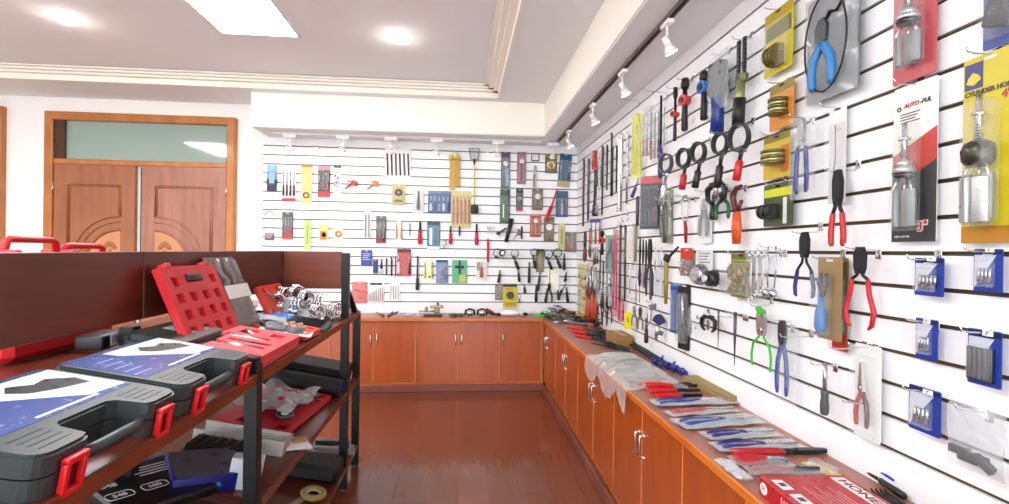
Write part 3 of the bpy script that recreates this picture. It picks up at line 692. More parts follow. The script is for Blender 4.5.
def hone(r, x, z, w, h, shanks=3, y=-.024, stone='7c8280', body='c8ccca', bulb=False):
    """z is the middle, h the full height: threaded rod, collar, then long stones on spring arms"""
    m = MB(); m.cyl((x, y, z+h*.5), (x, y, z+h*.12), w*.07, CHROME, n=12); m.cyl((x, y, z+h*.36), (x, y, z+h*.33), w*.16, CHROME, n=12)
    for k in range(8): m.cyl((x, y, z+h*(.31-k*.022)), (x, y, z+h*(.303-k*.022)), w*.1, STEEL, n=10)
    m.build('drive_shank', r)
    m = MB(); cb = H(body, metal=.7, rough=.3)
    if bulb: m.tube([(x, y, z+h*.13), (x, y, z+h*.11), (x, y, z+h*.05), (x, y, z-h*.03), (x, y, z-h*.07)], [w*.2, w*.3, w*.36, w*.34, w*.24], cb, 8)
    else:
        m.cyl((x, y, z+h*.14), (x, y, z+h*.08), w*.18, cb, n=14); m.cyl((x, y, z+h*.08), (x, y, z+h*.02), w*.26, cb, w*.28, 16); m.cyl((x, y, z+h*.02), (x, y, z-h*.02), w*.24, DSTEEL, n=16)
    m.build('collar', r)
    for k in range(shanks):
        dx = (k-(shanks-1)/2)*w*.26; dy = .008 if k % 2 else 0
        MB().tube([(x+dx*.6, y+dy, z-h*.02), (x+dx*1.15, y-.006+dy, z-h*.12), (x+dx, y+dy, z-h*.2)], w*.035, STEEL, 6).build('arm', r)
        MB().box((x+dx, y+dy, z-h*.31), (w*.2, .014, h*.36), H(stone, metal=.3, rough=.4), (0, 0, .5*(k-1)), .002).build('stone', r)
hone(r, w*.02, -h*.44, w*.8, h*.84); blister(r, w*.02, -h*.46, w*.62, h*.86, .04)
r, w, h = hang('R', (984, -30, 1030, 43), 'card', 'carded_tool', 'tool pack', 'blue card with black tool in the top right corner of the photo', .02, None, col='2a50b0', bub=False)
MB().box((w*.05, -.02, -h*.5), (w*.45, .03, h*.55), BLACK, (0, .3, 0), .006).build('tool_body', r); blister(r, 0, -h*.5, w*.75, h*.8, .04)
# white, red and black hone card with lettering
r, w, h = hang('R', (893.5, 83, 937.5, 242), 'card', 'carded_hone', 'cylinder hone', 'white, red and black card with 3" cylinder hone, left of the yellow card', .02, '3" cylinder hone card', col='e6e6e2', bub=False)
panel(r, 0, 0, 0, 0, 'd4483c', 'printed_panel', pts=[(-w*.5, -h*.44), (w*.5, -h*.30), (w*.5, -h*.62), (-w*.5, -h*.62)])
panel(r, 0, 0, 0, 0, '3c3e40', 'printed_panel', y=-.002, pts=[(-w*.3, -h*.62), (w*.5, -h*.5), (w*.5, -h*.998), (-w*.5, -h*.998), (-w*.5, -h*.5), (-w*.3, -h*.5)])
letters('AUTO', .017, H('c82a34'), r, (-w*.08, -.0024, -h*.13), shear=.25, bold=.0006)
letters('-PUL', .017, H('2a2a2c'), r, (w*.24, -.0024, -h*.13), shear=.25, bold=.0006)
k = MB(); k.ring((-w*.36, -.0024, -h*.14), w*.04, w*.012, H('2a2a2c'), n=14); k.build('logo_ring', r)
lines(r, -w*.1, -h*.18, w*.45, 4, h*.018)
letters('3"', .038, H('e8e0dc'), r, (w*.22, -.0030, -h*.905), bold=.003, name='size_mark'); letters('3"', .038, H('c82028'), r, (w*.22, -.0040, -h*.905), bold=.0004, name='size_mark')
letters('DISC CUTTER', .008, H('dcdcdc'), r, (-w*.24, -.0034, -h*.965))
hone(r, -w*.06, -h*.58, w*.72, h*.66); blister(r, -w*.06, -h*.59, w*.58, h*.68, .038)
# yellow CYLINDER HONE card
r, w, h = hang('R', (963, 52, 1019, 243), 'card', 'carded_hone', 'cylinder hone', 'large yellow CYLINDER HONE card at the right edge of the photo', .02, 'yellow CYLINDER HONE card', col='e6d42a', bub=False)
panel(r, -w*.3, -h*.1, w*.34, h*.14, '3a3f8c', 'emblem')
k = MB(); k.prism([(-w*.44, -h*.135), (-w*.4, -h*.105), (-w*.31, -h*.08), (-w*.2, -h*.1), (-w*.16, -h*.125), (-w*.3, -h*.15)], -.0026, -.0022, H('e6d42a')); k.build('emblem_shape', r)
letters('CYLINDER HONE', .017, H('3a3830'), r, (-w*.0, -.0026, -h*.195), bold=.0006, wmax=w*.92)
letters('4"', .026, H('c83a20'), r, (w*.3, -.0026, -h*.24), bold=.001, name='size_mark')
panel(r, 0, -h*.955, w*.98, h*.09, 'c89a28', 'footer')
hone(r, -w*.04, -h*.55, w*.72, h*.66, 3, body='4a4c40', bulb=True); m = MB()
for s_ in (-1, 1): m.box((-w*.04+s_*w*.13, -.035, -h*.775), (w*.24, .02, h*.24), H('b8bcbc', metal=.6, rough=.3), (0, 0, s_*.5), .003)
m.build('stone', r); blister(r, -w*.04, -h*.58, w*.62, h*.66, .045)
# small blue cards on hooks
def tagcard(box, label, hk, n=4, dark=False):
    r, w, h = hang('R', box, 'card', 'carded_bits', 'bit pack', label, .03, hk, col='2448b4', bub=False)
    panel(r, 0, -h*.07, w*.96, h*.1, '1c2c6c', 'header')
    panel(r, 0, 0, 0, 0, 'c4cad6', 'printed_corner', pts=[(-w*.46, -h*.14), (w*.3, -h*.14), (-w*.46, -h*.9)])
    if dark: 
        for i in range(n): MB().box((-w*.36+i*w*.16, -.008, -h*.62), (w*.11, .01, h*.6), DSTEEL, bev=.002).build('bit', r)
    else:
        for i in range(n): MB().cyl((-w*.2+i*w*.13, -.008, -h*.45), (-w*.26+i*w*.13, -.008, -h*.78), w*.045, STEEL, n=8).build('bit', r)
    blister(r, -w*.05, -h*.58, w*.7, h*.62, .018)
    p = panel(r, w*.3, -h*.03, w*.3, h*.1, 'f2f2f2', 'price_sticker', y=-.02); letters('2"', h*.08, H('303030'), r, (w*.3, -.022, -h*.03), name='sticker_print')
tagcard((915, 258, 944, 296), 'small blue bit card below the white, red and black hone card', 'upper left blue bit card', 5)
tagcard((974, 249, 1003, 292), 'small blue bit card right below the yellow CYLINDER HONE card', 'upper right blue bit card')
tagcard((916, 319, 938, 359), 'narrow blue bit card in the middle of the left column of three', 'middle left blue bit card')
tagcard((968, 330, 1002, 386), 'tall blue card of dark grey bits, lower of the right column', 'tall blue card of dark bits', 5, True)
tagcard((909, 388, 941, 433), 'blue bit card with two inch sticker, lowest of the left column', 'lowest blue bit card')
r, w, h = hang('R', (952, 407, 1009, 472), 'bag', 'bagged_stones', 'spare parts bag', 'clear bag of grey stone blocks at the lower right', .03, 'clear bag of grey stone blocks', body=[], tint=CLEAR2)
for i, (x, z, a) in enumerate(((-.22, -.74, -.02), (-.02, -.80, -.02), (.16, -.76, -.04), (.3, -.78, .5))):
    MB().box((x*w, -.02-.004*i, z*h), (w*.36, .014, h*.13), H('7c8082', rough=.7), (0, a, 0), .002).build('stone', r)
# pliers
hang('R', (795, 116, 816, 196), 'bagpliers', 'bagged_pliers', 'pliers', 'long blue-handled pliers in clear bag between yellow packs and white card', .03, 'bagged long blue pliers', col='3a4fa4', col2='2a2f8c', jaw=.3, neck=.12, splay=.9, hw=.010)
r, w, h = hang('R', (829, 106, 846, 203), 'card', 'carded_wire', 'card', 'narrow white card hanging behind the black and red cutters', .02, 'narrow white card', col='d2d2d0', bub=True, head='e8e8e6')
MB().tube([(0, -.01, -h*.2), (w*.05, -.01, -h*.55), (-w*.1, -.012, -h*.8)], .0015, DSTEEL, 5).build('wire', r)
hang('R', (831, 170, 853, 246), 'pliers', 'cutting_pliers', 'pliers', 'black-headed cutting pliers with straight red handles under white card', .06, 'black and red cutting pliers', col='d42a30', jaw=.42, mt='black', neck=.25, splay=.8, hw=.011)
hang('R', (798, 232, 819, 297), 'pliers', 'hose_pliers', 'pliers', 'black pliers with navy blue handles spread in an A shape', .05, 'black and navy pliers', col='24308c', jaw=.36, mt='black', neck=.35, splay=1.25, hw=.0085)
r, w, h = hang('R', (833, 258, 848, 351), 'card', 'carded_tool', 'tool pack', 'olive and red card with clear front behind the blue screwdriver card', .02, None, col='8c7c48', foot='d4442c', footh=.2, bub=True)
r, w, h = hang('R', (818, 257, 842, 340), 'card', 'carded_tool', 'tool pack', 'kraft card with dark jaws and bulbous blue handle', .05, 'kraft card with blue handle', col='b89a6a', bub=False)
MB().tube([(-w*.15, -.02, -h*.2), (-w*.2, -.02, -h*.32), (-w*.05, -.02, -h*.45)], [.006, .01, .008], GUN, 8).build('jaw', r)
MB().tube([(w*.1, -.02, -h*.2), (0, -.02, -h*.35), (-w*.1, -.02, -h*.48)], [.006, .009, .008], H('4a3428'), 8).build('jaw', r)
MB().tube([(-w*.12, -.022, -h*.45), (-w*.12, -.022, -h*.6), (-w*.12, -.022, -h*.66), (-w*.12, -.022, -h*.85), (-w*.12, -.022, -h*.92)], [.007, .010, .017, .020, .012], H('1f86c8', rough=.2), 12).build('handle', r)
blister(r, -w*.12, -h*.58, w*.62, h*.76, .045)
hang('R', (851, 247, 878, 328), 'pliers', 'hose_pliers', 'pliers', 'black-jawed pliers with bowed bright red handles right of the kraft card', .05, 'red bowed-handle pliers', col='cc2430', jaw=.3, mt='black', neck=.14, splay=1.15, bow=.12, hw=.009)
r, w, h = hang('R', (855, 345, 881, 440), 'card', 'carded_pliers', 'pliers', 'white card with chrome pliers and red and black handles, near the counter', .03, 'white card of red-handled pliers', col='dfe2e0', bub=False)
plier(r, w*.62, h*.68, 'c81c2c', col2='5a2428', top=-h*.18, jaw=.45, needle=True, mt='chrome', y=-.02); blister(r, 0, -h*.54, w*.84, h*.86, .035)
hang('R', (775, 317, 797, 398), 'bagpliers', 'bagged_pliers', 'pliers', 'grey-headed pliers with long blue handles in clear bag, low on wall', .03, 'low bagged blue pliers', col='3c5cae', jaw=.3, mt='dark', splay=.8, hw=.010)
hang('R', (824, 363, 832, 415), 'rod', 'scraper', 'scraper', 'small scraper with clear wrapped blade and grey handle', .03, 'small grey scraper', col='5a5e62', grip=.48, mt='steel')
hang('R', (754, 309, 776, 369), 'pliers', 'wire_pliers', 'pliers', 'bright green-handled pliers with green jaw pads', .03, 'bright green pliers', col='3cd42a', jaw=.4, mt='steel', splay=1.25, hw=.006)
r = [o for o in COL.objects if o.name == 'wire_pliers'][0]
MB().box((.0, -.02, -.008), (.05, .02, .02), H('3cd42a'), (0, .5, 0), .004).build('jaw_pad', r)
for x, y, l in ((812, 336, 'empty chrome hook right of the low bagged blue pliers'), (786, 250, 'empty curled chrome hook beside the navy-handled pliers'), (866, 347, 'empty chrome hook above the white card of red-handled pliers'),
             (880, 396, 'empty chrome hook between the white pliers card and lowest blue card'), (745, 316, 'empty chrome hook left of the bright green pliers')):
    p = U(x, y, 0, XR); wall_hook('R', p, .06, l)
hang('R', (736, 312, 742, 366), 'point', 'steel_spike', 'spike', 'long thin steel spike pointing down left of the green pliers', .04, 'long steel spike')
hang('R', (721, 309, 724, 350), 'point', 'steel_spike', 'spike', 'very thin dark spike between the puller and long spike', .03, None)
hang('R', (767, 246, 782, 302), 'balls', 'wire_balls', 'hanging tool', 'pair of small steel balls on long wires', .03, 'pair of wire balls')
hang('R', (750, 250, 768, 303), 'wrench', 'chrome_spanner_pack', 'spanners', 'chrome spanners bagged together right of the olive pack', .03, 'bagged chrome spanners', n=3, mt='chrome', tint=CLEAR)
r, w, h = hang('R', (731, 253, 752, 298), 'card', 'carded_parts', 'spare parts pack', 'olive green see-through pack of brass parts', .03, 'olive pack of brass parts', col='8a8a3c', head='7c7c3a', headh=.15, body=[b_panel(0, -.16, .9, .03, 'd8e040'), b_blob(['brass', 'b87a3c', '9a9a50', 'brass'], 22, .75)])
r, w, h = hang('R', (697, 250, 712, 283), 'card', 'carded_filter', 'filter cup', 'white lined card with ribbed steel cup', .03, 'white lined cup card', col='d8d8d8', bub=False, body=[b_lines(0, -.1, .7, 4, .09, '909090')])
m = MB(); m.cyl((-w*.1, -.0, -h*.75), (-w*.1, -.05, -h*.72), w*.42, STEEL, w*.3, 18)
for i in range(5): m.ring((-w*.1, -.01-i*.009, -h*.745), w*(.43-.02*i), .0012, DSTEEL, n=18, k=4)
m.build('ribbed_cup', r)
hang('R', (711, 270, 722, 287), 'knob', 'steel_hub_tool', 'tool', 'round steel tool with black knob on short arm', .03, None, col='2a2a2c')
hang('R', (721, 270, 732, 294), 'bag', 'clear_parts_bag', 'bag', 'small empty-looking clear bag left of the olive pack', .02, None, body=[b_blob(['d8dcdc', 'steel'], 5, .5)])
r, w, h = hang('R', (681, 248, 693, 276), 'card', 'carded_parts', 'spare parts pack', 'small card with red star knob and steel parts', .03, None, col='9a8c88', head='d0402c', headh=.4, body=[b_blob(['c8301c', 'steel', 'steel', 'dark'], 12, .9)])
hang('R', (667, 247, 681, 262), 'hammer', 'black_clamp', 'clamp', 'chunky black angled clamp left of the red star knob card', .04, None, col='16181a')
hang('R', (665, 260, 670, 304), 'bars', 'yellow_bar', 'bar', 'long ochre yellow bar under the chunky black clamp', .02, None, col='c2a83a', n=1)
r, w, h = hang('R', (671, 283, 679, 333), 'card', 'carded_bar', 'tool pack', 'tall blue pack low on the wall', .02, None, col='2c50a8', head='5c7cc8', headh=.08)
r, w, h = hang('R', (679, 284, 690, 350), 'card', 'carded_bar', 'tool pack', 'tall black pack with steel bar right of the tall blue pack', .02, 'tall black pack', col='1e1f24', body=[b_bars(1, '30343a', .3)], bub=True)
hang('R', (696, 307, 706, 338), 'bag', 'bagged_tool', 'tool', 'small bag with grey and black tool near tall black pack', .02, None, body=[b_blob(['dark', 'black', '8a8a5c'], 8, .7)])
hang('R', (705, 309, 719, 331), 'puller', 'gear_puller', 'puller', 'stubby black three-claw puller', .03, None, col='16181a')
# middle of the right wall: row of strap wrenches
for (cx, yt, xb, yb, Rp, col, mt, lab) in ((669, 155, 661, 205, 6, 'c0c4c8', 'chrome', 'strap wrench with thin silver handle, leftmost of the black rings'),
        (687, 150, 684, 190, 6, 'c8141e', 'black', 'strap wrench with dark red handle, second of the black rings'),
        (702, 144, 695, 188, 6.5, '1a1a1c', 'black', 'strap wrench with black handle, third of the black rings'),
        (724, 135, 717, 188, 7, '1a1a1c', 'black', 'strap wrench with thick black handle, fourth of the black rings'),
        (743, 126, 735, 181, 9.5, 'e01424', 'black', 'large strap wrench with fat bright red handle, rightmost of the rings')):
    v = XR-.05; t = U(cx, yt, 0, v); view = math.atan2(t.x, t.y); turn = .5; R = .88*Rp/FPX*t.y/math.sin(view+turn); h = t.z-U(cx, yb, 0, v).z
    dx = (cx-xb)/FPX*t.y/math.sin(view+turn); L = h-R*1.35*1.9
    r = empty('strap_wrench', lab, 'strap wrench', t, (0, 0, -PI/2+turn), 'strap wrenches on the right wall')
    strap(r, R, R*2, h, col, math.atan2(max(.02, dx-R*.35), L), mt)
    wall_hook('R', Vector((v, t.y, t.z+.0)), .045, 'chrome wire hook holding the '+lab.split(',')[0])
hang('R', (675, 88, 681, 141), 'disc', 'disc_wrench', 'wrench', 'black handle tool with bright orange-red disc', .03, 'orange disc tool', col='e8401c', zf=.5)
hang('R', (683, 79, 693, 131), 'disc', 'disc_wrench', 'wrench', 'bagged black tool with coral red head', .03, 'coral red headed tool', col='e0403c', zf=.42)
hang('R', (703, 72, 713, 120), 'disc', 'disc_wrench', 'wrench', 'bagged black tool with bright blue head', .03, 'bright blue headed tool', col='2c7cd0', zf=.32)
r, w, h = hang('R', (715, 54, 732, 132), 'bag', 'bagged_wrench', 'wrench', 'large bagged black adjustable wrench with blue handle', .04, 'large bagged blue-handled wrench', tint=CLEAR2, body=[])
bpy.data.objects.remove([c for c in r.children if c.name.startswith('plastic_bag')][0])
m = MB(); m.box((0, -.03, -h*.22), (w*.75, .04, h*.22), H('2c2e32'), (0, .1, 0), .01); m.cyl((0, -.0, -h*.42), (0, -.05, -h*.42), w*.36, H('3c3e42', metal=.5), n=16); m.build('head', r)
MB().tube([(0, -.025, -h*.5), (0, -.025, -h*.75), (-w*.05, -.025, -h)], [w*.2, w*.18, w*.2], H('24409a'), 10).build('handle', r)
bag(r, w*1.15, h*.72, .06, y=-.03, tint=CLEAR2, seed=9)
hang('R', (739, 39, 752, 125), 'chain', 'chain_wrench', 'chain wrench', 'chain wrench with hanging black chain and olive handle', .03, 'chain wrench')
hang('R', (711, 174, 729, 203), 'puller', 'gear_puller', 'puller', 'black three-claw puller under the fourth strap wrench', .05, None, col='16181a')
hang('R', (718, 193, 733, 219), 'pliers', 'green_handled_pliers', 'pliers', 'short pliers with thick green handles below the claw puller', .03, 'green-handled short pliers', col='1a7a3c', jaw=.15, splay=1.2, mt='dark', hw=.011)
hang('R', (713, 195, 718, 220), 'rod', 'black_punch', 'punch', 'short black rod beside the green-handled short pliers', .02, None, col='16181a', grip=.6)
hang('R', (733, 187, 747, 244), 'clamp', 'hose_clamp_pliers', 'pliers', 'dark red curved-jaw pliers with bright orange handles', .03, 'curved-jaw orange pliers', col='f0682c', jawcol='5c2a30')
hang('R', (683, 195, 691, 243), 'loop', 'loop_tool', 'tool', 'oval wire loop tool with crimson handle', .02, 'wire loop tool', col='b8142c')
r, w, h = hang('R', (700, 190, 712, 243), 'card', 'carded_pliers', 'pliers', 'white card with slim all-steel pliers', .02, 'white card of steel pliers', col='e2e4e2', body=[b_plier('9aa4a0', 'steel', .8, needle=True)], bub=True)
r, w, h = hang('R', (662, 190, 673, 243), 'card', 'carded_tool', 'tool pack', 'olive and white pack below the silver strap wrench handle', .02, 'olive and white pack', col='b8b8a0', body=[b_panel(-.2, -.35, .4, .5, '4a4a28'), b_bars(2, ['6a6a44', 'c0c0b8'], .5)], bub=True)
# far right wall
r, w, h = hang('R', (641, 176, 661, 229), 'card', 'carded_drill_set', 'drill set', 'tall pack with salmon red header over rows of grey drills', .03, 'salmon-headed drill pack', col='54606a', head='d86a68', headh=.14,
     body=[b_bars(5, '5a6a7c', .45, 'dark')], bub=True)
panel(r, w*.25, -h*.72, w*.3, h*.28, 'd83a44', 'price_label', y=-.006)
hang('R', (660, 96, 665, 178), 'rod', 'breaker_bar', 'breaker bar', 'slim black bar with long dark blue handle', .03, None, col='1c2c86', grip=.4, mt='black')
hang('R', (652, 103, 661, 163), 'bag', 'bagged_pliers', 'pliers', 'dark bag of pliers with dark red handles', .04, None, tint=CLEAR2, body=[b_bars(3, '9c1c20', .4, 'black')])
hang('R', (644, 107, 653, 160), 'bag', 'bagged_pliers', 'pliers', 'grey bag of pliers with bright red handles', .04, None, tint=CLEAR2, body=[b_bars(3, 'c83038', .4, 'steel')])
hang('R', (633, 114, 643, 178), 'bag', 'bagged_rods', 'rod pack', 'long yellow bag of rods high on the wall', .05, None, tint=mat('dede60', .2, 0, .5, name='yellow_film'), body=[b_bars(3, 'd8d840', .5, 'steel')])
r, w, h = hang('R', (634, 176, 641, 198), 'hammer', 'black_blue_tool', 'tool', 'black and blue tool hanging below the long yellow bag', .02, None, col='2a3a7c')
hang('R', (629, 140, 637, 163), 'bag', 'bagged_tool', 'tool', 'blue and clear bag left of the long yellow bag', .03, None, body=[b_blob(['3a50b8', 'steel', '2a3a9c'], 8, .8)])
hang('R', (622, 134, 629, 210), 'bars', 'steel_bar_bunch', 'bars', 'bunch of long steel bars below a blue tag', .03, None, mt='steel', n=2)
hang('R', (617, 136, 624, 212), 'wrench', 'long_spanner', 'spanner', 'long chrome spanner left of the bunch of steel bars', .03, None, n=1, mt='chrome')
for i, (x, y0, y1, l) in enumerate(((603.5, 147, 215, 'longest thin black bar right of the red-topped screwdriver'), (608, 146, 190, 'middle thin black bar of those near the corner'),
                       (612.5, 134, 196, 'thin black bar with T-shaped top near the corner'))):
    hang('R', (x-1.3, y0, x+1.3, y1), 'bars', 'thin_black_bar', 'bar', l, .02, None, n=1, col='1a1a1c', group='thin black bars near the corner')
hang('R', (593, 151, 600, 216), 'rod', 'long_screwdriver', 'screwdriver', 'long screwdriver with red card at top and black handle', .03, None, col='1a1a1c', grip=.17, mt='dark')
hang('R', (593, 151, 599, 170), 'bag', 'red_small_pack', 'tool pack', 'small red pack near the corner at the top', .05, None, tint=mat('d03040', .2, 0, .6, name='red_film'), body=[b_bars(2, 'c0202c', .5)])
hang('R', (591, 219, 602, 246), 'bag', 'bagged_pliers', 'pliers', 'purple-topped bag with black and orange pliers near the corner', .04, None, head='6a4a9c', body=[b_bars(3, ['e06420', '1a1a1c', 'c84a20'], .6, 'dark')])
hang('R', (600, 231, 607, 255), 'disc', 'orange_snips', 'snips', 'orange and red snips right of the purple-topped bag', .03, None, col='e0501c', zf=.4)
hang('R', (606, 230, 616, 273), 'card', 'carded_tool', 'tool pack', 'green and teal pack with dark pliers, far wall part', .03, None, col='7cbca0', head='d8e8e0', headh=.12, body=[b_plier('2a4c6c', 'dark', .8)], bub=True)
hang('R', (614, 229, 622, 317), 'bag', 'bagged_rods', 'rod pack', 'tall bag of long pink-red handled tools', .05, None, tint=mat('c8506c', .2, 0, .4, name='pink_film'), body=[b_bars(3, 'c02848', .3, 'dark')])
hang('R', (621, 226, 627, 308), 'bars', 'long_dark_bars', 'bars', 'long dark grey bars right of the tall pink-red bag', .03, None, col='3c3e42', n=2)
hang('R', (627, 226, 634, 262), 'card', 'carded_tool', 'tool pack', 'narrow cream pack above the black clamps', .02, None, col='d4d0c0', bub=True)
hang('R', (634, 226, 639, 262), 'bars', 'beige_bar', 'bar', 'short beige bar left of the black clamps', .02, None, col='a8a08c', n=1)
hang('R', (628, 264, 634, 300), 'wrench', 'small_spanner', 'spanner', 'slim chrome spanner below the narrow cream pack', .02, None, n=1, mt='chrome')
hang('R', (640, 238, 649, 294), 'cluster', 'black_clamp_bunch', 'clamps', 'hanging bunch of black clamps with silver pads', .04, None, col=('26262c', 'c8b8c0'), n=3, mt='black')
hang('R', (647, 239, 656, 296), 'pliers', 'black_pliers', 'pliers', 'long black pliers right of the black clamp bunch', .05, None, col='2c2e36', mt='black', jaw=.4)
hang('R', (656, 238, 664, 298), 'bag', 'bagged_spanner', 'spanner', 'clear bag with white and steel spanner left of the ochre bar', .03, None, body=[b_bars(2, 'c8ccd0', .5, 'chrome')])
hang('R', (588, 262, 599, 325), 'cluster', 'orange_pliers_bunch', 'pliers', 'long bunch of orange-handled pliers near the corner', .05, None, col=('e0501c', 'c83a18', 'd86a30'), n=4)
hang('R', (579, 264, 589, 316), 'bag', 'bagged_tool', 'tool', 'yellow and red bagged tool right in the corner', .06, None, tint=mat('b8b060', .2, 0, .4, name='olive_film'), body=[b_blob(['b03040', '8a9a3c', 'd8c860', 'black'], 14, .8)])
hang('R', (584, 228, 592, 262), 'cluster', 'grey_tool_bunch', 'tools', 'bunch of grey and red tools in the corner', .04, None, col=('7a7470', '9c3a34'), n=3, mt='dark')
for i, (x, y, l) in enumerate(((596, 288, 'leftmost of the small black pliers over the counter corner'), (601, 291, 'second of the small black pliers over the counter corner'), (606, 296, 'third of the small black pliers over the counter corner'),
                               (611, 293, 'rightmost of the small black pliers beside the tall pink bag'))):
    hang('R', (x-3.5, y, x+3, y+30), 'pliers', 'mini_pliers', 'pliers', l, .03+.01*(i % 2), None, group='small black pliers over the counter corner', col='16181a', jaw=.4, mt='steel', hw=.008)
for i, (x, y, l) in enumerate(((601, 252, 'upper left thin black rod under the orange snips'), (604, 262, 'upper right thin black rod under the orange snips'))):
    hang('R', (x-1, y, x+1, y+40), 'bars', 'black_rod', 'rod', l, .02, None, n=1, group='thin black rods under the orange snips')
t = U(628.2, 312, 0, XR-.06); b_ = U(628.2, 329, 0, XR-.06); wy = .06
r = empty('price_tag', 'bright yellow price tag with the figure 5 hanging over the cardboard box', 'price tag', t, (0, 0, -PI/2+.8)); hh = t.z-b_.z
MB().prism(rrect(wy, hh, .008, 0, -hh/2), -.001, .001, H('f2ea10')).build('card', r); letters('5', hh*.4, H('3a3a20'), r, (0, -.0018, -hh*.5), name='figure')
hang('R', (632, 306, 639, 326), 'pliers', 'grey_pincers', 'pliers', 'grey pincers with violet joint right of the yellow price tag', .02, None, col='8a8c94', jaw=.35)
hang('R', (638, 307, 645, 330), 'pliers', 'olive_pincers', 'pliers', 'dull olive pincers, second right of the yellow price tag', .02, None, col='7c7c64', jaw=.35, mt='dark')
hang('R', (647, 300, 654, 326), 'wrench', 'steel_pincers', 'spanner', 'bright steel spanner above the dark red screwdriver', .02, None, n=2, mt='chrome')
hang('R', (645, 318, 650, 343), 'rod', 'screwdriver', 'screwdriver', 'short screwdriver with dark red handle above the counter', .03, None, col='4a1418', grip=.55)
hang('R', (654, 311, 667, 340), 'fan', 'fan_scraper', 'scraper', 'scraper with dark blue fan-shaped head', .03, None, col='30386c')
for x, y, l in ((640, 95, 'empty long chrome hook above the long yellow bag'), (668, 90, 'empty chrome hook left of the orange disc tool'), (681, 200, 'empty chrome hook left of the steel pliers card'),
                (696, 196, 'empty chrome hook below the dark red strap wrench handle')):
    p = U(x, y, 0, XR); wall_hook('R', p, .09, l)
# ------------------------------------------------------------------ back wall
def B(box, kind, name, cat, label, off=.015, **o): return hang('B', box, kind, name, cat, label, off, None, **o)
B((267, 165, 277, 191), 'card', 'carded_tool', 'tool pack', 'light blue pack with dark handles, leftmost on the back wall', col='a8d0f4', foot='3a2450', footh=.3, body=[b_bars(2, '2a1c40', .4)])
B((282, 165, 296, 201), 'card', 'screwdriver_set', 'screwdriver set', 'white card of four screwdrivers with black and red handles', col='f2eeee', foot='c84858', footh=.08, body=[b_bars(4, '3c2c30', .42)], bub=False)
B((301, 165, 312, 204), 'card', 'carded_cable', 'cable pack', 'cream yellow card with dark looped cable', col='f4e4a4', head='d8a860', headh=.06, body=[b_ring(.24, .05, '5a5a30', -.3)], bub=False)
B((318, 166, 330, 197), 'card', 'screwdriver_set', 'screwdriver set', 'dark grey card of red-ended screwdrivers', col='4c4648', head='e8b8bc', headh=.14, foot='d83c3c', footh=.18, body=[b_bars(3, 'd03030', .25)])
B((334, 165, 341, 193), 'card', 'socket_card', 'socket set', 'white card with black sockets in pairs', col='f0f0f0', bub=False, head='4a4a4c', headh=.1, body=[b_blob(['black', 'black', '5a5a5c'], 16, .8)])
B((345, 180, 358, 189), 'squeeze', 'squeeze_clamp', 'clamp', 'small pinkish red squeeze clamp', .02, col='d0303c')
B((367, 180, 379, 190), 'squeeze', 'squeeze_clamp', 'clamp', 'small orange and yellow squeeze clamp', .02, col='e0a040')
r, w, h = B((385, 148, 411, 177), 'card', 'chisel_set', 'chisel set', 'clear white pack of six dark red and black rods', col='f6f0f0', bub=False)
for i, c in enumerate(('8a3040', '5a5054', '9c4a5c', '5c5c5e', '7a7a7c', '5a5a5c')):
    MB().tube([(-w*.42+i*w*.16, -.012, -h*.2), (-w*.38+i*w*.16, -.012, -h*.95)], [w*.035, w*.03], H(c), 8).build('rod', r)
B((392, 184, 405, 205), 'card', 'carded_tool', 'tool pack', 'tan card with dark round tool below the six rods', col='dcc88c', body=[b_ring(.2, .1, 'black', .15), b_panel(0, -.8, .6, .12, '6a5c30')])
B((413, 187, 424, 213), 'card', 'carded_knife', 'knife pack', 'pale grey card with curved dark blade', col='d8d8d8', body=[b_bars(1, '5a5a5a', .5, 'dark')])
B((428, 191, 451, 213), 'card', 'carded_spanner_set', 'spanner set', 'wide blue and white pack left of the orange chisels', col='3c74c4', head='8c9cc0', headh=.15, body=[b_bars(5, ['e0e8f4', '2c4ca8', 'a0c0e4'], .5, 'chrome')])
B((448, 151, 461, 190), 'twin', 'yellow_ball_ties', 'straps', 'yellow ties with two balls over long yellow slips', .02)
r, w, h = B((451, 191, 471, 228), 'card', 'chisel_set', 'chisel set', 'cream card with five long orange chisels', col='f0dc9a', bub=True, body=[b_bars(5, 'e08a58', .9)])
panel(r, 0, -h*.62, w*.75, h*.02, 'b86a40', 'strap')
B((469, 149, 479, 214), 'pole', 'landing_net_pole', 'net pole', 'long yellow pole with black net head and black socket', .02)
B((501, 152, 510, 188), 'card', 'carded_gauge', 'gauge', 'slate blue card with white dial, upper left of the gauges', col='6c7890', head='6a5c70', headh=.12, body=[b_dial(.3, .3, .3), b_panel(.2, -.7, .35, .5, 'b8c8e0')])
B((517, 152, 526, 184), 'card', 'carded_gauge', 'gauge', 'dusty pink card with silver gauge and dark probe', col='c4808c', head='a88c94', headh=.08, body=[b_dial(.25, .3, .5, scol='black')])
B((531, 153, 539, 190), 'frame', 'test_gauge', 'gauge', 'bare gauge with square black frame head and slim body', .02)
B((545, 154, 557, 173), 'card', 'carded_tape', 'tape', 'small olive card with round gold tape', col='6c6c2c', head='a8b040', headh=.2, body=[b_ring(.28, .13, 'brass')])
B((560, 154, 572, 187), 'card', 'carded_tool', 'tool pack', 'teal blue card with beige end, top right of the back wall', col='1f6a94', foot='d0c898', footh=.18, tilt=.08, body=[b_bars(2, ['4c90c0', '3a3a7c'], .4)])
B((577, 157, 585, 218), 'pipewrench', 'pipe_wrench', 'wrench', 'long black wrench with curved head hanging in the corner', .04)
r, w, h = B((500, 189, 510, 223), 'card', 'carded_hose', 'hose', 'green card with dark hose and white stripe', col='2c6a48', head='6c7c74', headh=.12, body=[b_panel(-.15, -.65, .12, .4, 'e8f0ec')])
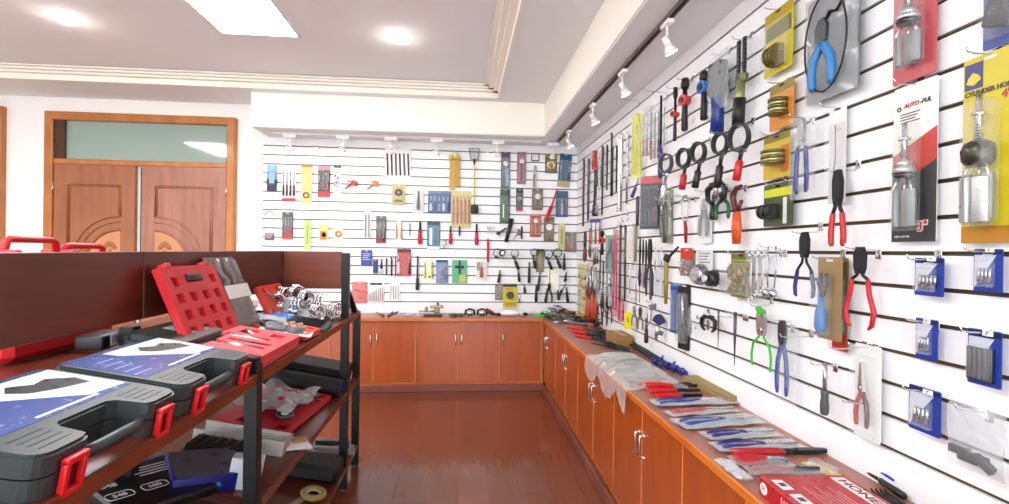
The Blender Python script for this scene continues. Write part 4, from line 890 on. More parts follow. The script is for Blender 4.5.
MB().tube([(w*.3, -.02, -h*.05), (w*.2, -.02, -h*.5), (w*.3, -.02, -h), (w*.55, -.02, -h*.95)], .009, H('5a5050'), 8).build('hose', r)
B((516, 189, 523, 211), 'card', 'carded_tool', 'tool pack', 'narrow black card with red foot', col='2a2826', foot='d03c50', footh=.12, body=[b_ring(.2, .08, 'steel', .1)])
B((532, 189, 543, 210), 'card', 'carded_gauge', 'gauge', 'khaki brown card with white dial, above the red gauge card', col='8c7c5c', body=[b_dial(.28, .2, .3, scol='black')])
B((546, 190, 557, 222), 'hammer', 'red_sealant_gun', 'tool', 'bright red gun-shaped tool with black knob', .03, col='d4202c')
B((556, 191, 568, 217), 'card', 'carded_pliers', 'pliers', 'steel blue card with blue and pink pliers', col='46689c', head='5c84ac', headh=.2, body=[b_bars(3, ['3c64b4', 'c0c8d0', '9c6c6c'], .7)])
B((530, 214, 541, 237), 'card', 'carded_gauge', 'gauge', 'red and orange card with pale dial', col='d0402c', head='e8c0a0', headh=.08, body=[b_dial(.25, .3, .4, 'f4dcc0'), b_bars(3, 'e8a060', .5)])
B((544, 217, 554, 242), 'card', 'carded_gauge', 'gauge', 'khaki card with white dial, right of the red gauge card', col='8c7a60', body=[b_dial(.36, .15, .35, scol='brass')])
B((558, 224, 565, 249), 'card', 'cream_pack', 'tool pack', 'slim cream yellow pack near the corner', col='e8e4a8', body=[b_panel(0, -.5, .3, .6, 'b8b468')])
B((565, 232, 579, 252), 'card', 'carded_tool', 'tool pack', 'brown blister card with pink parts near the corner', col='a08c80', body=[b_bars(3, ['c86050', 'e0b0a8', '9c5c48'], .6)])
# second row, left
B((264, 211, 275, 240), 'arch', 'bow_saw_blade', 'saw', 'arched steel bow above mauve tag, leftmost of its row')
B((282, 212, 293, 239), 'card', 'screwdriver_set', 'screwdriver set', 'tall dark grey card with red feet, second row', col='6a6668', foot='e04040', footh=.18, body=[b_bars(4, 'd83c38', .3)])
B((304, 220, 311, 250), 'card', 'lime_pack', 'tool pack', 'slim lime green pack standing out on the back wall', col='d4f090', body=[b_panel(0, -.5, .25, .6, 'a8c860')], bub=False)
B((319, 224, 328, 240), 'card', 'carded_tape', 'tape', 'pale yellow card with orange square', col='f0ee98', bub=False, body=[b_panel(0, -.7, .72, .5, 'f09030'), b_panel(.05, -.68, .4, .25, 'e87818')])
B((334, 224, 343, 240), 'card', 'carded_tape', 'tape', 'pale card with round yellow tape, right of the orange square', col='f8f4e0', bub=False, body=[b_ring(.28, .12, 'f0c050', -.12)])
B((364, 211, 371, 238), 'card', 'carded_saw_blade', 'saw blade', 'narrow pack of two grey blades', col='e4e4e4', bub=False, body=[b_panel(-.25, -.55, .3, .85, 'a8a8a8'), b_panel(.2, -.55, .3, .85, 'b4b4b4')])
B((376, 216, 386, 243), 'card', 'screwdriver_set', 'screwdriver set', 'grey card with dark red foot in the middle of second row', col='6c6668', foot='a83c50', footh=.2, body=[b_bars(3, '5a3a40', .45), b_panel(.3, -.85, .2, .15, 'f0f0f0')])
B((396, 216, 402, 242), 'card', 'carded_pencils', 'pencil pack', 'white pack of pale orange pencils', col='f4f0ec', bub=False, body=[b_bars(2, 'e8b078', .6)])
B((409, 224, 411, 236), 'bars', 'small_black_pin', 'pin', 'tiny black pin left of the red and black knife', n=1, col='3a3a3c')
for box, l in (((417, 222, 423, 244), 'red and black utility knife left of the teal card'), ((448, 226, 453, 244), 'red and black utility knife below the orange chisels'), ((474, 224, 479, 245), 'red and black utility knife below the net pole')):
    r, w, h = B(box, 'rod', 'utility_knife', 'knife', l, .02, col='d02040', grip=.6, mt='black', group='red utility knives on the back wall')
B((427, 221, 440, 249), 'card', 'carded_knife', 'knife pack', 'teal card with white handled knife', col='2490b0', head='4a4a50', headh=.14, foot='d8e8f0', footh=.1, body=[b_panel(-.2, -.55, .2, .6, 'f0f8fc'), b_panel(.15, -.5, .2, .6, '1a6a90')])
B((441, 238, 447, 248), 'knob', 'small_ring_tool', 'tool', 'small round steel tool right of the teal card', .02, col='8a8c90')
B((458, 227, 461, 236), 'bars', 'small_black_peg', 'peg', 'tiny black peg below the orange chisels', n=1, col='202024')
B((486, 240, 490, 262), 'bars', 'red_pen', 'pen', 'single long red pen on the back wall', .02, n=1, col='d02c44')
B((487, 226, 495, 234), 'bag', 'small_blue_bag', 'bag', 'tiny blue bag right of the rightmost red knife', body=[b_blob(['5a80c0', '8aa8d8'], 6, .9)])
B((496, 228, 507, 235), 'hammer', 'small_hammer', 'hammer', 'tiny black hammer with slanting handle')
B((508, 220, 515, 243), 'bars', 'black_hook_bar', 'bar', 'thin black bar below the hose card', n=1, col='26262a', tilt=.25)
B((513, 228, 521, 240), 'squeeze', 'small_steel_clamp', 'clamp', 'tiny steel clamp between the hose card and red gauge card', col='8c9094')
B((520, 227, 523, 239), 'bars', 'small_black_rod', 'rod', 'tiny upright black rod left of the red gauge card', n=1, col='202226')
# third row
B((361, 250, 372, 269), 'book', 'blue_pouch', 'pouch', 'violet blue printed pouch right of the rack post')
for x0, x1, y0, y1, kd, nm, l, o in ((373, 378, 259, 273, 'card', 'navy_file_card', 'navy rectangle card right of the violet pouch', dict(col='2c3c88', bub=False)),
        (379, 384, 259, 275, 'scissors', 'small_scissors', 'small navy scissors right of the navy rectangle card', {}), (385, 388, 259, 275, 'bars', 'grey_rod', 'slim grey rod right of the small navy scissors', dict(n=1, col='6a6c70')),
        (390, 393, 258, 276, 'bars', 'blue_rod', 'slim navy rod left of the red blister card', dict(n=1, col='2c3870')), (394.5, 396.5, 258, 277, 'bars', 'navy_needle', 'thin slate needle touching the red blister card', dict(n=1, col='4a5a78'))):
    B((x0, y0, x1, y1), kd, nm, 'small tool', l, **o)
B((397, 249, 411, 276), 'card', 'carded_knife', 'knife pack', 'bright red blister card with black hanger top', col='e03c44', head='4a3c40', headh=.12, body=[b_bars(2, ['f4d0d0', '8c2028'], .6), b_panel(0, -.3, .9, .12, 'e8303c')])
B((415, 256, 420, 290), 'rod', 'grey_wand', 'wand', 'long grey wand with black lower end', .02, col='2c2c30', grip=.35)
B((424, 258, 433, 281), 'card', 'carded_bits', 'bit pack', 'cream card with yellow tools and black print', col='f4f0d0', bub=False, body=[b_bars(2, 'e4dc70', .6), b_panel(.2, -.82, .4, .08, '2a2a2c')])
B((436, 260, 448, 283), 'card', 'carded_cable', 'cable pack', 'blue card with red, yellow and blue fan print', col='88a8cc', head='3c4450', headh=.1, body=[b_blob(['e0402c', 'e8c840', '3c60b8', '3a3a60'], 12, .7)])
r, w, h = B((452, 260, 467, 283), 'card', 'carded_tool', 'tool pack', 'mint green card with black cross-shaped tool', col='78c8a4', bub=False, body=[b_panel(.2, -.8, .4, .3, 'e4dc60')])
m = MB(); m.box((0, -.01, -h*.3), (w*.6, .01, h*.12), BLACK); m.box((0, -.01, -h*.3), (w*.12, .012, h*.6), BLACK); m.build('cross_tool', r)
B((476, 259, 487, 280), 'card', 'carded_tool', 'tool pack', 'white card with green strip and red knife', col='f0ece8', body=[b_panel(-.28, -.35, .3, .4, '8ab088'), b_bars(1, 'c8402c', .7)])
B((498, 249, 506, 257), 'knob', 'ring_clamp', 'clamp', 'open round black ring clamp left of the strap wrenches', .03, col='3a3a3c')
for (cx, y, R, dx, l) in ((497.5, 249, 4, -2, 'thin ring strap wrench, farthest left on the back wall'), (514.5, 250, 3.5, 5, 'steel ringed strap wrench with black handle, back wall'), (534, 249, 3.5, 2, 'small strap wrench left of the olive card, back wall'),
                   (548, 250, 4, 4, 'strap wrench right of the olive card, back wall'), (557, 249, 4, 6, 'strap wrench right end of the row, back wall')):
    t = U(cx, y, 1, YB-.02); h = .22 if cx > 500 else .1; rr = R*5.6/500
    r = empty('strap_wrench', l, 'strap wrench', t, (0, 0, 0), 'strap wrenches on the back wall'); strap(r, rr, rr*2, h, '1a1a1c', .4*(1 if dx > 3 else .5), 'black', 1, 1.0)
B((536, 249, 544, 272), 'card', 'olive_pack', 'tool pack', 'olive yellow pack with black top, middle of the tool row', col='9c9440', head='26222c', headh=.1, body=[b_panel(0, -.55, .5, .5, 'b8a880')])
B((548, 268, 559, 291), 'card', 'white_pack', 'tool pack', 'blank white pack with pale yellow edge', col='fbfbe8', bub=False, body=[b_panel(-.35, -.5, .08, .8, '8a8a6c')])
i = 0
for (x, y0, y1, l) in ((500, 270, 283, 'short black handle below the ring clamp'), (518, 270, 282, 'short black handle below the steel ringed wrench'), (529, 262, 283, 'black handle left of the olive pack bottom'), (540, 272, 291, 'black handle directly below the olive pack'),
                       (524, 285, 293, 'short black handle right of the tape card'), (536, 285, 302, 'black handle left of the lower black pliers'), (547, 288, 303, 'black handle left of the white pack bottom'), (557.5, 290, 300, 'black handle under the white pack'),
                       (564, 253, 270, 'black handle right of the strap wrench row'), (566, 272, 282, 'short black handle right of the white pack'), (566, 287, 303, 'black handle near the corner above the green clip')):
    B((x-2, y0, x+2, y1), 'rod', 'black_handled_tool', 'tool', l, .02, col='1c1c1f', grip=.7, mt='dark', group='black handled tools on the back wall', tilt=-.12*((i*5) % 3-1)); i += 1
B((545, 283, 553, 303), 'pliers', 'black_pliers', 'pliers', 'small black pliers left of the white pack, back wall', .02, col='1c1c1f', mt='black')
B((559, 283, 566, 296), 'hammer', 'black_angled_tool', 'tool', 'black angled tool right of the white pack', .02, col='1c1c1f')
# fourth row
r, w, h = B((352, 282, 367, 303), 'card', 'carded_bulbs', 'spare parts pack', 'red card with orange pieces behind the rack brace', col='ec8080', body=[b_panel(.15, -.6, .45, .5, 'e85a40'), b_panel(-.15, -.4, .35, .1, '6a2c2c')])
r, w, h = B((368, 283, 384, 302), 'card', 'drill_bit_set', 'drill bit set', 'clear pack of drill bits with dark teal header', col='f8f4f0', bub=False, body=[b_panel(0, -.05, .75, .12, '3a6078')])
for k in range(8): MB().cyl((-w*.42+k*w*.12, -.01, -h*(.55-.05*k)), (-w*.42+k*w*.12, -.01, -h*.95), w*.022, H('c09080' if k % 2 else '8a7c74'), n=6).build('drill_bit', r)
r, w, h = B((390, 283, 400, 301), 'card', 'needle_set', 'file set', 'clear pack of four thin files on a white header', col='f8f8f6', bub=False)
for k in range(4): MB().cyl((-w*.4+k*w*.24, -.01, -h*.15), (-w*.4+k*w*.24, -.01, -h*.9), w*.03, H('6c6c6e'), n=6).build('file', r)
B((495, 285, 504, 300), 'card', 'carded_tool', 'tool pack', 'small tan card left of the yellow tape card', col='b09878', body=[b_blob(['8a6a5a', 'c8b8a8', 'steel'], 6, .7)])
B((503, 284, 517, 307), 'tape', 'tape_card', 'measuring tape', 'bright yellow card with grey reel and black top', .03)
r, w, h = B((517, 294, 521, 303), 'loop', 'carabiner', 'carabiner', 'small black square loop right of the yellow tape card', .02, col='202022')
for x, y, l in ((287, 148, 'empty wire hook top left on the back wall'), (316, 148, 'empty wire hook above the dark grey screwdriver card'), (340, 149, 'empty wire hook above the black socket card'),
                (434, 152, 'empty wire hook left of the yellow ball ties'), (488, 153, 'empty wire hook right of the black net head'), (397, 149, 'empty wire hook above the six rods pack'), (495, 154, 'empty wire hook left of the slate blue gauge card')):
    p = U(x, y, 1, YB); wall_hook('B', p, .08, l)
# ------------------------------------------------------------------ goods lying on the counters
def maxy(r):
    v = -1
    for c in r.children:
        for q_ in [c]+list(c.children):
            if q_.type == 'MESH': v = max(v, max(x.co.y for x in q_.data.vertices)+q_.location.y)
    return v
def flat(A, B_, w, kind, name, cat, label, z=CT, lift=0, group=None, **o):     # top end over A, lower end over B_ (points of the photo on the plane z)
    a, b = U(*A, 2, z+.012), U(*B_, 2, z+.012); d = b-a; h = math.hypot(d.x, d.y); phi = math.atan2(d.x, -d.y)
    r = empty(name, label, cat, (a.x, a.y, z), (-PI/2, 0, phi), group)
    K[kind](r, w, h, **o); r.location.z = z+maxy(r)+.0008+lift
    return r, w, h
BAGT = mat('dce2e6', .1, 0, .24, name='bag_film'); BAGD = mat('dce1e4', .1, 0, .46, name='grey_bag_film')
C = lambda *a, **k: flat(*a, **k)
C((826, 450), (731, 452), .075, 'pliers', 'red_black_pliers', 'pliers', 'long red-handled pliers with open black jaws behind the red box', col='d01826', jaw=.36, mt='black', neck=.15, splay=.5, hw=.012)
C((790, 462), (733, 461), .065, 'bagpliers', 'bagged_red_pliers', 'pliers', 'pliers with fat red handles in clear bag behind the red box', col='cc2630', jaw=.4, mt='steel', splay=.7, tint=BAGT, hw=.016)
C((822, 470), (748, 470), .05, 'bagpliers', 'bagged_orange_pliers', 'pliers', 'bagged pliers with orange-red handles touching the red box', col='c8502c', jaw=.35, mt='dark', splay=.8, tint=BAGT)
C((806, 459), (839, 474), .045, 'card', 'yellow_card', 'tool pack', 'pale yellow card lying behind the red box', col='e4dc84', bub=True)
C((719, 461), (746, 481), .05, 'bag', 'grey_parts_bag', 'bag', 'small grey bag on the counter edge left of the red box', body=[b_blob(['dark', 'c0b8c0', '8a8088'], 10, .8)], tint=BAGD)
for (A, B_, w, c, l) in (((800, 444), (717, 447), .075, '3a2a8c', 'bagged pliers with violet handles, first behind the red-black pliers'), ((776, 432), (707, 436), .075, '302a88', 'bagged pliers with dark violet handles, second behind the red-black pliers'),
                       ((758, 418), (680, 424), .1, '3450a8', 'wide bag of light blue handled pliers, middle of the bagged row'), ((735, 409), (670, 414), .06, 'c8606c', 'bag with pink and red handled pliers in the bagged row'),
                       ((734, 400), (655, 403), .085, '2c48a0', 'bagged pliers with royal blue handles, farthest of the bagged row')):
    C(A, B_, w, 'bagpliers', 'bagged_pliers', 'pliers', l, group='bagged pliers in a row on the right counter', col=c, jaw=.42, mt='steel', splay=.75, tint=BAGD, hw=.014)
# red printed tool box
z = CT+.055; c0 = U(757, 476, 2, z); c1 = U(842, 475, 2, z)
w = c1.x-c0.x; t = empty('boxed_tool_set', 'red printed cardboard tool box with HONEST lettering at the bottom edge of the photo', 'box', ((c0.x+c1.x)/2, (c0.y+c1.y)/2-.2, CT+.001), (0, 0, math.atan2(c1.y-c0.y, w)))
RB = H('c8202c', rough=.3)
MB().box((0, 0, .0275), (w, .40, .055), RB, bev=.002).build('carton', t)
m = MB(); m.box((w*.36, .07, .0556), (.04, .22, .0006), H('f0e8e4')); m.build('white_band', t)
letters('HONEST', .034, H('7a1c24'), t, (w*.36, .07, .0562), (0, 0, -PI/2), bold=.0008, wmax=.19)
m = MB()
for i in range(9): m.box((-w*.12+(i % 2)*.006, .02-i*.0, .0556), (.0012, .12, .0006), H('f0c8c8')); 
for i in range(8): m.box((-w*.18+i*.012, .06-.01*(i % 3), .0557), (.003, .13-.03*(i % 3), .0006), H('eab8b8'))
m.build('print_lines', t)
m = MB()
for i in range(4): m.box((-w*.37, .14-i*.085, .0557), (.032, .06, .0006), H('dcdcdc')); m.box((-w*.37, .14-i*.085, .0562), (.018, .02, .0006), H('3a3a3a'))
m.build('pictures', t)
MB().cyl((-w*.5-.0006, .175, .028), (-w*.5+.001, .175, .028), .017, H('f4f0ee'), n=20).build('round_badge', t)
letters('H', .02, H('c8202c'), t, (-w*.5-.001, .175, .028), (PI/2, 0, -PI/2), name='badge_letter')
m = MB()
for i in range(5): m.box((-w*.5-.0004, .09-i*.012, .028), (.0008, .003, .03-.004*(i % 2)), H('f0d8d8'))
m.build('side_print', t)
# black and blue bars by the wall
C((848, 459), (905, 497), .03, 'rod', 'black_blue_bar', 'bar', 'long black bar with blue sleeve along the foot of the wall', col='16181c', grip=.4, mt='black')
C((876, 476), (893, 488), .016, 'bars', 'blue_marker', 'marker', 'bright blue marker lying on the long black bar', col='1f44c4', n=1, lift=.03)
C((880, 490), (905, 506), .05, 'bars', 'black_bar_bundle', 'bars', 'bundle of thin black bars at the bottom edge right of the red box', col='1c1d20', n=4)
# cardboard packs
def carton(p, sx, sy, sz, rz, label, col='b98f55'):
    c = U(*p, 2, CT); t = empty('cardboard_box', label, 'box', (c.x, c.y, CT+.001), (0, 0, rz))
    MB().box((0, 0, sz/2), (sx, sy, sz), H(col, rough=.7), bev=.002).build('carton', t)
    MB().box((0, 0, sz+.0006), (.03, sy*.98, .0008), H('c8a468', rough=.3)).build('tape', t)
    m = MB(); m.box((0, -sy/2-.0006, sz*.5), (sx*.98, .0008, .003), H('7a5c30')); m.build('flap_seam', t)
carton((619, 344), .13, .26, .085, .0, 'kraft cardboard box under the yellow price tag')
c = U(710, 392, 2, CT); t = empty('cardboard_pack', 'long flat kraft pack lying along the foot of the right wall', 'box', (c.x+.01, c.y, CT+.001), (0, 0, .05))
m = MB()
for k in range(3): m.box((0, 0, .006+k*.012), (.11-.008*k, .40, .011), H(['b9985c', 'c6a870', 'bda066'][k], rough=.7), (0, 0, .02*k), bev=.002)
m.build('layers', t)
# loose bundles
def bundle(spots, kind, name, cat, fmt, group, **o):
    for i, (A, B_, w, l) in enumerate(spots): C(A, B_, w, kind, name, cat, fmt % l, group=group, lift=.004*(i % 3), **{k: (v[i % len(v)] if isinstance(v, tuple) else v) for k, v in o.items()})
bundle([((702, 395), (655, 396), .04, 'nearest'), ((700, 391), (648, 391), .04, 'second nearest'), ((697, 387), (645, 386), .04, 'third nearest'), ((692, 384), (640, 382), .04, 'fourth nearest')],
       'pliers', 'red_pliers', 'pliers', '%s of the loose red-handled black-jawed pliers behind the blue bags', 'loose red pliers behind the blue bags', col='e0141e', jaw=.4, mt='black', neck=.1, splay=1.0, hw=.013)
C((655, 378), (620, 375), .06, 'bagpliers', 'bagged_red_cutter', 'pliers', 'bagged cutter with dark red handles beside the white film bag', col='c01824', jaw=.45, mt='dark', tint=BAGT)
C((688, 388), (655, 384), .06, 'bag', 'black_grey_bag', 'bag', 'clear bag on black tools below the blue ringed bundle', tint=BAGT, body=[b_bars(2, '1c1c20', .5, 'dark')])
# blue ringed bundle of long black bars
for i in range(5):
    A = (612+i*3, 333+i*1.2); B_ = ((661, 367), (669, 363), (673, 371), (681, 370), (687, 377))[i]
    r, w, h = C(A, B_, .03, 'bars', 'blue_ringed_bar', 'puller bar', ('leftmost', 'second', 'middle', 'fourth', 'rightmost')[i]+' of the long black bars with blue coils at the near end', group='long black bars with blue coils', col='18191c', n=1, lift=.012+.004*(i % 2))
    for k in range(3): MB().ring((0, -.012, -h*(.99-.05*k)), .018, .006, H('1a36c0', rough=.3), 'z' if k % 2 else 'x', n=12).build('blue_coil', r)
bundle([((603, 341), (576, 335), .03, 'nearest'), ((600, 336), (572, 331), .03, 'middle'), ((596, 332), (568, 328), .03, 'farthest')],
       'pliers', 'red_pliers', 'pliers', '%s of the bright red-handled pliers left of the cardboard box', 'red pliers left of the cardboard box', col='e8141c', jaw=.4, mt='dark', hw=.014)
bundle([((588, 334), (608, 338), .03, 'nearer'), ((585, 329), (606, 333), .03, 'farther')], 'cluster', 'blue_pliers_bundle', 'pliers', '%s small bundle of blue-handled pliers by the cardboard box', 'blue bundles by the cardboard box', col=['2430c0', '18208c'], n=4)
bundle([((618, 348), (592, 343), .03, 'nearer'), ((612, 343), (588, 338), .03, 'farther')], 'pliers', 'black_pliers', 'pliers', '%s of the black pliers just behind the big film bag', 'black pliers behind the film bag', col='1c1e24', mt='dark')
# big film bag with tools hanging over the counter edge
t = empty('film_bag', 'large crumpled clear plastic bag of steel tools hanging over the counter edge', 'bag', (XC+.1, U(600, 360, 2, CT+.03).y, CT+.001))
rnd = random.Random(4)
y0, y1 = U(580, 352, 2, CT+.03).y, U(640, 385, 2, CT+.03).y; oy = t.location.y
m = MB(); FB = mat('d8dad6', .12, 0, .42, name='crumpled_film'); k = m.mi(FB); G = []
prof = [(-.137, -.13), (-.134, -.07), (-.132, .005), (-.10, .03), (-.03, .05), (.06, .055), (.14, .045), (.20, .02), (.21, .004)]
NY = 44
for j in range(NY+1):
    v = j/NY; row = []; e = min(1, v*6, (1-v)*6)
    droop = .35+.65*abs(math.sin(v*PI*2.3+.4))
    for i, (px_, pz_) in enumerate(prof):
        zz = pz_*(e if pz_ > 0 else 1)*(droop if pz_ < 0 else 1)+rnd.uniform(-.013, .013)*(1 if 2 < i < 7 else .3)
        row.append(m.bm.verts.new((px_+rnd.uniform(-.006, .0), y0-oy+(y1-y0)*v+rnd.uniform(-.012, .012), max(zz, .003) if px_ > -.1 else zz)))
    G.append(row)
for j in range(NY):
    for i in range(len(prof)-1):
        f = m.bm.faces.new((G[j][i], G[j][i+1], G[j+1][i+1], G[j+1][i])); f.material_index = k
m.build('film', t)
for i in range(7):
    yy = y0-oy+(y1-y0)*(.1+.12*i)
    MB().tube([(-.06+rnd.uniform(-.02, .02), yy, .012), (.05, yy+.02, .018), (.15, yy+.04*rnd.random(), .012)], [.011, .014, .008], DSTEEL if i % 2 else H('3c4244', metal=.4), 8).build('tool', t)
MB().tube([(-.05, y1-oy+.05, .012), (.0, y1-oy+.08, .014)], [.009, .01], H('c8343c'), 8).build('red_handle', t)
# corner clutter
cl = [((565, 322), (585, 324), .05, 'card', 'crimson_pack', 'dark crimson pack left of the red pliers', dict(col='a01c30', bub=True)),





      ((575, 313), (584, 322), .05, 'pliers', 'pink_black_pliers', 'pink and black pliers pointing out of the corner', dict(col='e0a0a0', mt='black')),
      ((583, 312), (594, 324), .05, 'pliers', 'orange_black_pliers', 'orange and black pliers lying along the wall foot', dict(col='e07840', mt='black')),
      ((590, 320), (601, 330), .06, 'pliers', 'navy_black_pliers', 'navy and black pliers in front of the cardboard box', dict(col='1a1e34', mt='black')),
      ((576, 322), (592, 325), .05, 'bagpliers', 'bagged_teal_pliers', 'bagged grey and teal pliers right of the crimson pack', dict(col='5a8480', mt='steel', tint=BAGT)),
      ((548, 318), (558, 321), .05, 'pliers', 'slate_pliers', 'slate grey pliers in front of the green clips', dict(col='4c6878', mt='dark'))]
cl += [((560, 318), (578, 320), .07, 'pliers', 'slate_black_pliers', 'slate black pliers heaped on the brownish parts bag', dict(col='2c3438', mt='steel', hw=.012, lift=.03)),



       ((600, 344), (632, 354), .07, 'cluster', 'dark_shank_heap', 'heap of dark shanks behind the large film bag', dict(col=('1c1e22', '2c2e34'), n=4, mt='black', lift=.01))]
for A, B_, w, kd, nm, l, o in cl: C(A, B_, w, kd, nm, 'pliers' if 'pliers' in nm else 'parts pack', l, **o)
def heap(px, cols, sx, sy, hz, n, name, label, seed, film=None):
    c = U(*px, 2, CT+.02); rnd = random.Random(seed); t = empty(name, label, 'parts heap', (c.x, c.y, CT+.001))
    for q_ in range(n):
        a = Vector((rnd.uniform(-.5, .5)*sx, rnd.uniform(-.5, .5)*sy, 0)); e = max(.1, 1-(2*a.x/sx)**2*.6-(2*a.y/sy)**2*.6); a.z = .012+rnd.random()*hz*e
        cc = rnd.choice(cols); mm = metal_of(cc) if cc in ('steel', 'chrome', 'black', 'dark', 'brass') else H(cc); k = rnd.random(); m = MB()
        an = rnd.uniform(0, PI); d = Vector((math.cos(an), math.sin(an), rnd.uniform(-.15, .15)))
        if k < .6: m.tube([a, a+d*.05, a+d*.10], [.008, .012, .007], mm, 6); nm = 'handle'
        elif k < .85: m.ring(a+Vector((0, 0, .012)), .026, .005, mm, rnd.choice('xyz'), n=12); nm = 'ring'
        else: m.box(a, (.05, .03, .02), mm, (0, 0, an), .003); nm = 'block'
        for v in m.bm.verts:
            v.co.z = max(v.co.z, .001); v.co.x = min(v.co.x, XR-.012-c.x); v.co.y = min(v.co.y, YB-.012-c.y)
        m.build(nm, t)
heap((549, 317), ['2cc83c', '38d848', '1a1c1e'], .16, .12, .07, 16, 'green_clip_heap', 'heap of bright green clips on the counter corner', 1)
heap((557, 313), ['steel', '5c7480', 'chrome', '6c8894'], .14, .16, .11, 18, 'steel_ring_heap', 'heap of steel and blue-grey rings behind the green clips', 2)
heap((568, 314), ['e06838', 'c8482c', '2cb050', '1c1c20'], .16, .14, .09, 18, 'orange_parts_heap', 'heap of orange, green and black tools nearest the room corner', 3)
heap((566, 320), ['8a7460', 'steel', '6a5448', 'c0b8a8', '9a9088'], .2, .3, .07, 24, 'brown_parts_heap', 'heap of brownish small parts in the middle of the corner clutter', 4)
heap((580, 319), ['a85c3c', '1c1c1e', 'e0a8a0', 'd86838', 'black'], .2, .4, .07, 26, 'copper_tool_heap', 'heap of copper, pink and black tools along the far wall foot', 5)
heap((592, 325), ['1c1e22', '1c1c20', 'c86840', 'black'], .18, .3, .06, 18, 'dark_tool_heap', 'heap of black tools with copper grips before the cardboard box', 6)
heap((604, 336), ['1c2440', '16181c', '2430b0', '1c1e22'], .2, .24, .05, 18, 'dark_blue_tool_heap', 'heap of dark blue and black tools left of the cardboard box', 7)
# things on the back counter
def stand(p, name, label, cat, z=CT):
    c = U(*p, 2, z); return empty(name, label, cat, (c.x, c.y, z+.001))
t = stand((433, 316), 'bench_vise', 'small brown and black bench vise standing on the back counter', 'vise')
m = MB(); m.box((0, 0, .008), (.2, .12, .016), GUN, bev=.003); m.box((.04, 0, .05), (.06, .08, .08), H('8c7468', metal=.4), bev=.01); m.box((.04, 0, .1), (.14, .05, .03), H('a89484', metal=.4), bev=.004); m.build('body', t)
MB().box((-.07, 0, .07), (.03, .09, .05), H('8c7468', metal=.4), bev=.004).build('moving_jaw', t)
MB().cyl((-.15, 0, .05), (.05, 0, .05), .009, STEEL).build('screw', t); MB().cyl((-.14, -.05, .05), (-.14, .05, .05), .005, STEEL).build('crank_bar', t)
MB().ball((.05, 0, .13), .014, BLACK).build('knob', t)
bk = [((376, 312), (384, 316), .03, 'rod', 'small_black_driver', 'tiny black driver at the left of the back counter', dict(col='1c1c20')),
      ((388, 316), (398, 310), .08, 'pliers', 'dark_pliers', 'dark slanting pliers on the back counter left part', dict(col='3c3c40', mt='black')),
      ((400, 314), (412, 316), .1, 'bag', 'steel_rings_bag', 'pale bag of thin steel rings on the back counter', dict(tint=BAGT, body=[b_blob(['steel', 'chrome', '9a9a9a'], 12, .9)])),
      ((416, 315), (424, 315), .1, 'bag', 'green_small_bag', 'tiny pale green bag left of the bench vise', dict(tint=BAGT, body=[b_blob(['7ab880', 'c8d8a0', 'a8c8b0'], 6, .8)])),
      ((447, 316), (465, 316), .09, 'cluster', 'grey_tool_pile', 'low pile of dark grey tools right of the bench vise', dict(col=('4c5450', '3a3c3e'), n=3, mt='dark')),
      ((520, 314), (527, 315), .05, 'rod', 'black_cap_tube', 'short black-capped tube right of the white bag', dict(col='1c1c20')),
      ((528, 313), (540, 314), .1, 'card', 'mauve_pack', 'flat mauve pack near the counter corner', dict(col='a88c98', bub=True))]
for A, B_, w, kd, nm, l, o in bk: C(A, B_, w, kd, nm, 'tool', l, **o)
for p, l in (((470, 316), 'grey and black spring clip standing between vise and white bag'), ((482, 316), 'black spring clip standing second right of the vise')):
    t = stand(p, 'spring_clip', l, 'clip')
    m = MB(); m.tube([(-.05, 0, 0.01), (-.045, 0, .06), (0, 0, .075), (.045, 0, .06), (.05, 0, .01)], .012, BLACK, 8); m.build('body', t)
    MB().box((0, -.01, .035), (.07, .03, .03), STEEL, bev=.006).build('plate', t); MB().cyl((-.03, 0, .012), (.03, 0, .012), .01, GUN).build('pad', t)
t = stand((491, 316), 'red_black_tool', 'dark red and black tool leaning on the back counter', 'tool')
MB().tube([(-.06, 0, .07), (0, 0, .035), (.05, 0, .014)], [.02, .024, .014], H('6c1c28'), 8).build('body', t); MB().box((.08, 0, .016), (.05, .04, .03), BLACK, bev=.005).build('foot', t)
t = stand((510, 316), 'white_bag', 'soft white plastic bag lying on the back counter below the tape card', 'bag')
m = MB(); m.ball((0, 0, .03), .05, H('f2f2ec'), (2.3, 1, .62), 14)
for v in m.bm.verts: v.co += Vector((0, 0, rnd.uniform(-.004, .004))) if v.co.z > .02 else Vector((0, 0, 0))
m.build('bag', t); MB().tube([(.1, 0, .03), (.14, 0, .02)], [.012, .02], H('e8e8e0'), 8).build('twist', t)
# ------------------------------------------------------------------ display rack on the left
TH = .18                                               # the shelves slope down towards the aisle
RT = Matrix.Rotation(TH, 3, 'Y')
def slope_hit(px, z):                                  # ray of a photo point on the sloping shelf whose front edge is at height z
    d = R3*((px[0]-504.5)/FPX) + U3*((252-px[1])/FPX) + F2; o = Vector((0, 0, CH)); n = RT @ Vector((0, 0, 1)); p0 = Vector((-.67, 0, z))
    h = o + d*((p0-o).dot(n)/d.dot(n)); q_ = RT.inverted() @ (h-Vector((-.67, 0, z)))
    return Vector((-.67+q_.x, h.y, z))
BEFORE = set(o.name for o in COL.objects)
FX, BX = -.67, -1.06                                   # front and middle (spine) of the rack
SH1, SH2, SH3 = 1.045, .60, .15
PM = mat('1e2022', .4, .4, name='black_powder_coat')
rack = empty('display_rack', 'black steel display rack with three brown shelf levels and a brown back board', 'display rack', (-1.06, 2.0, 0))
RO = Vector(rack.location)
def rb(m, x0, x1, y0, y1, z0, z1, mm, bev=.002): m.box(Vector(((x0+x1)/2, (y0+y1)/2, (z0+z1)/2))-RO, (x1-x0, y1-y0, z1-z0), mm, bev=bev, seg=1); return m
XB2 = -1.47
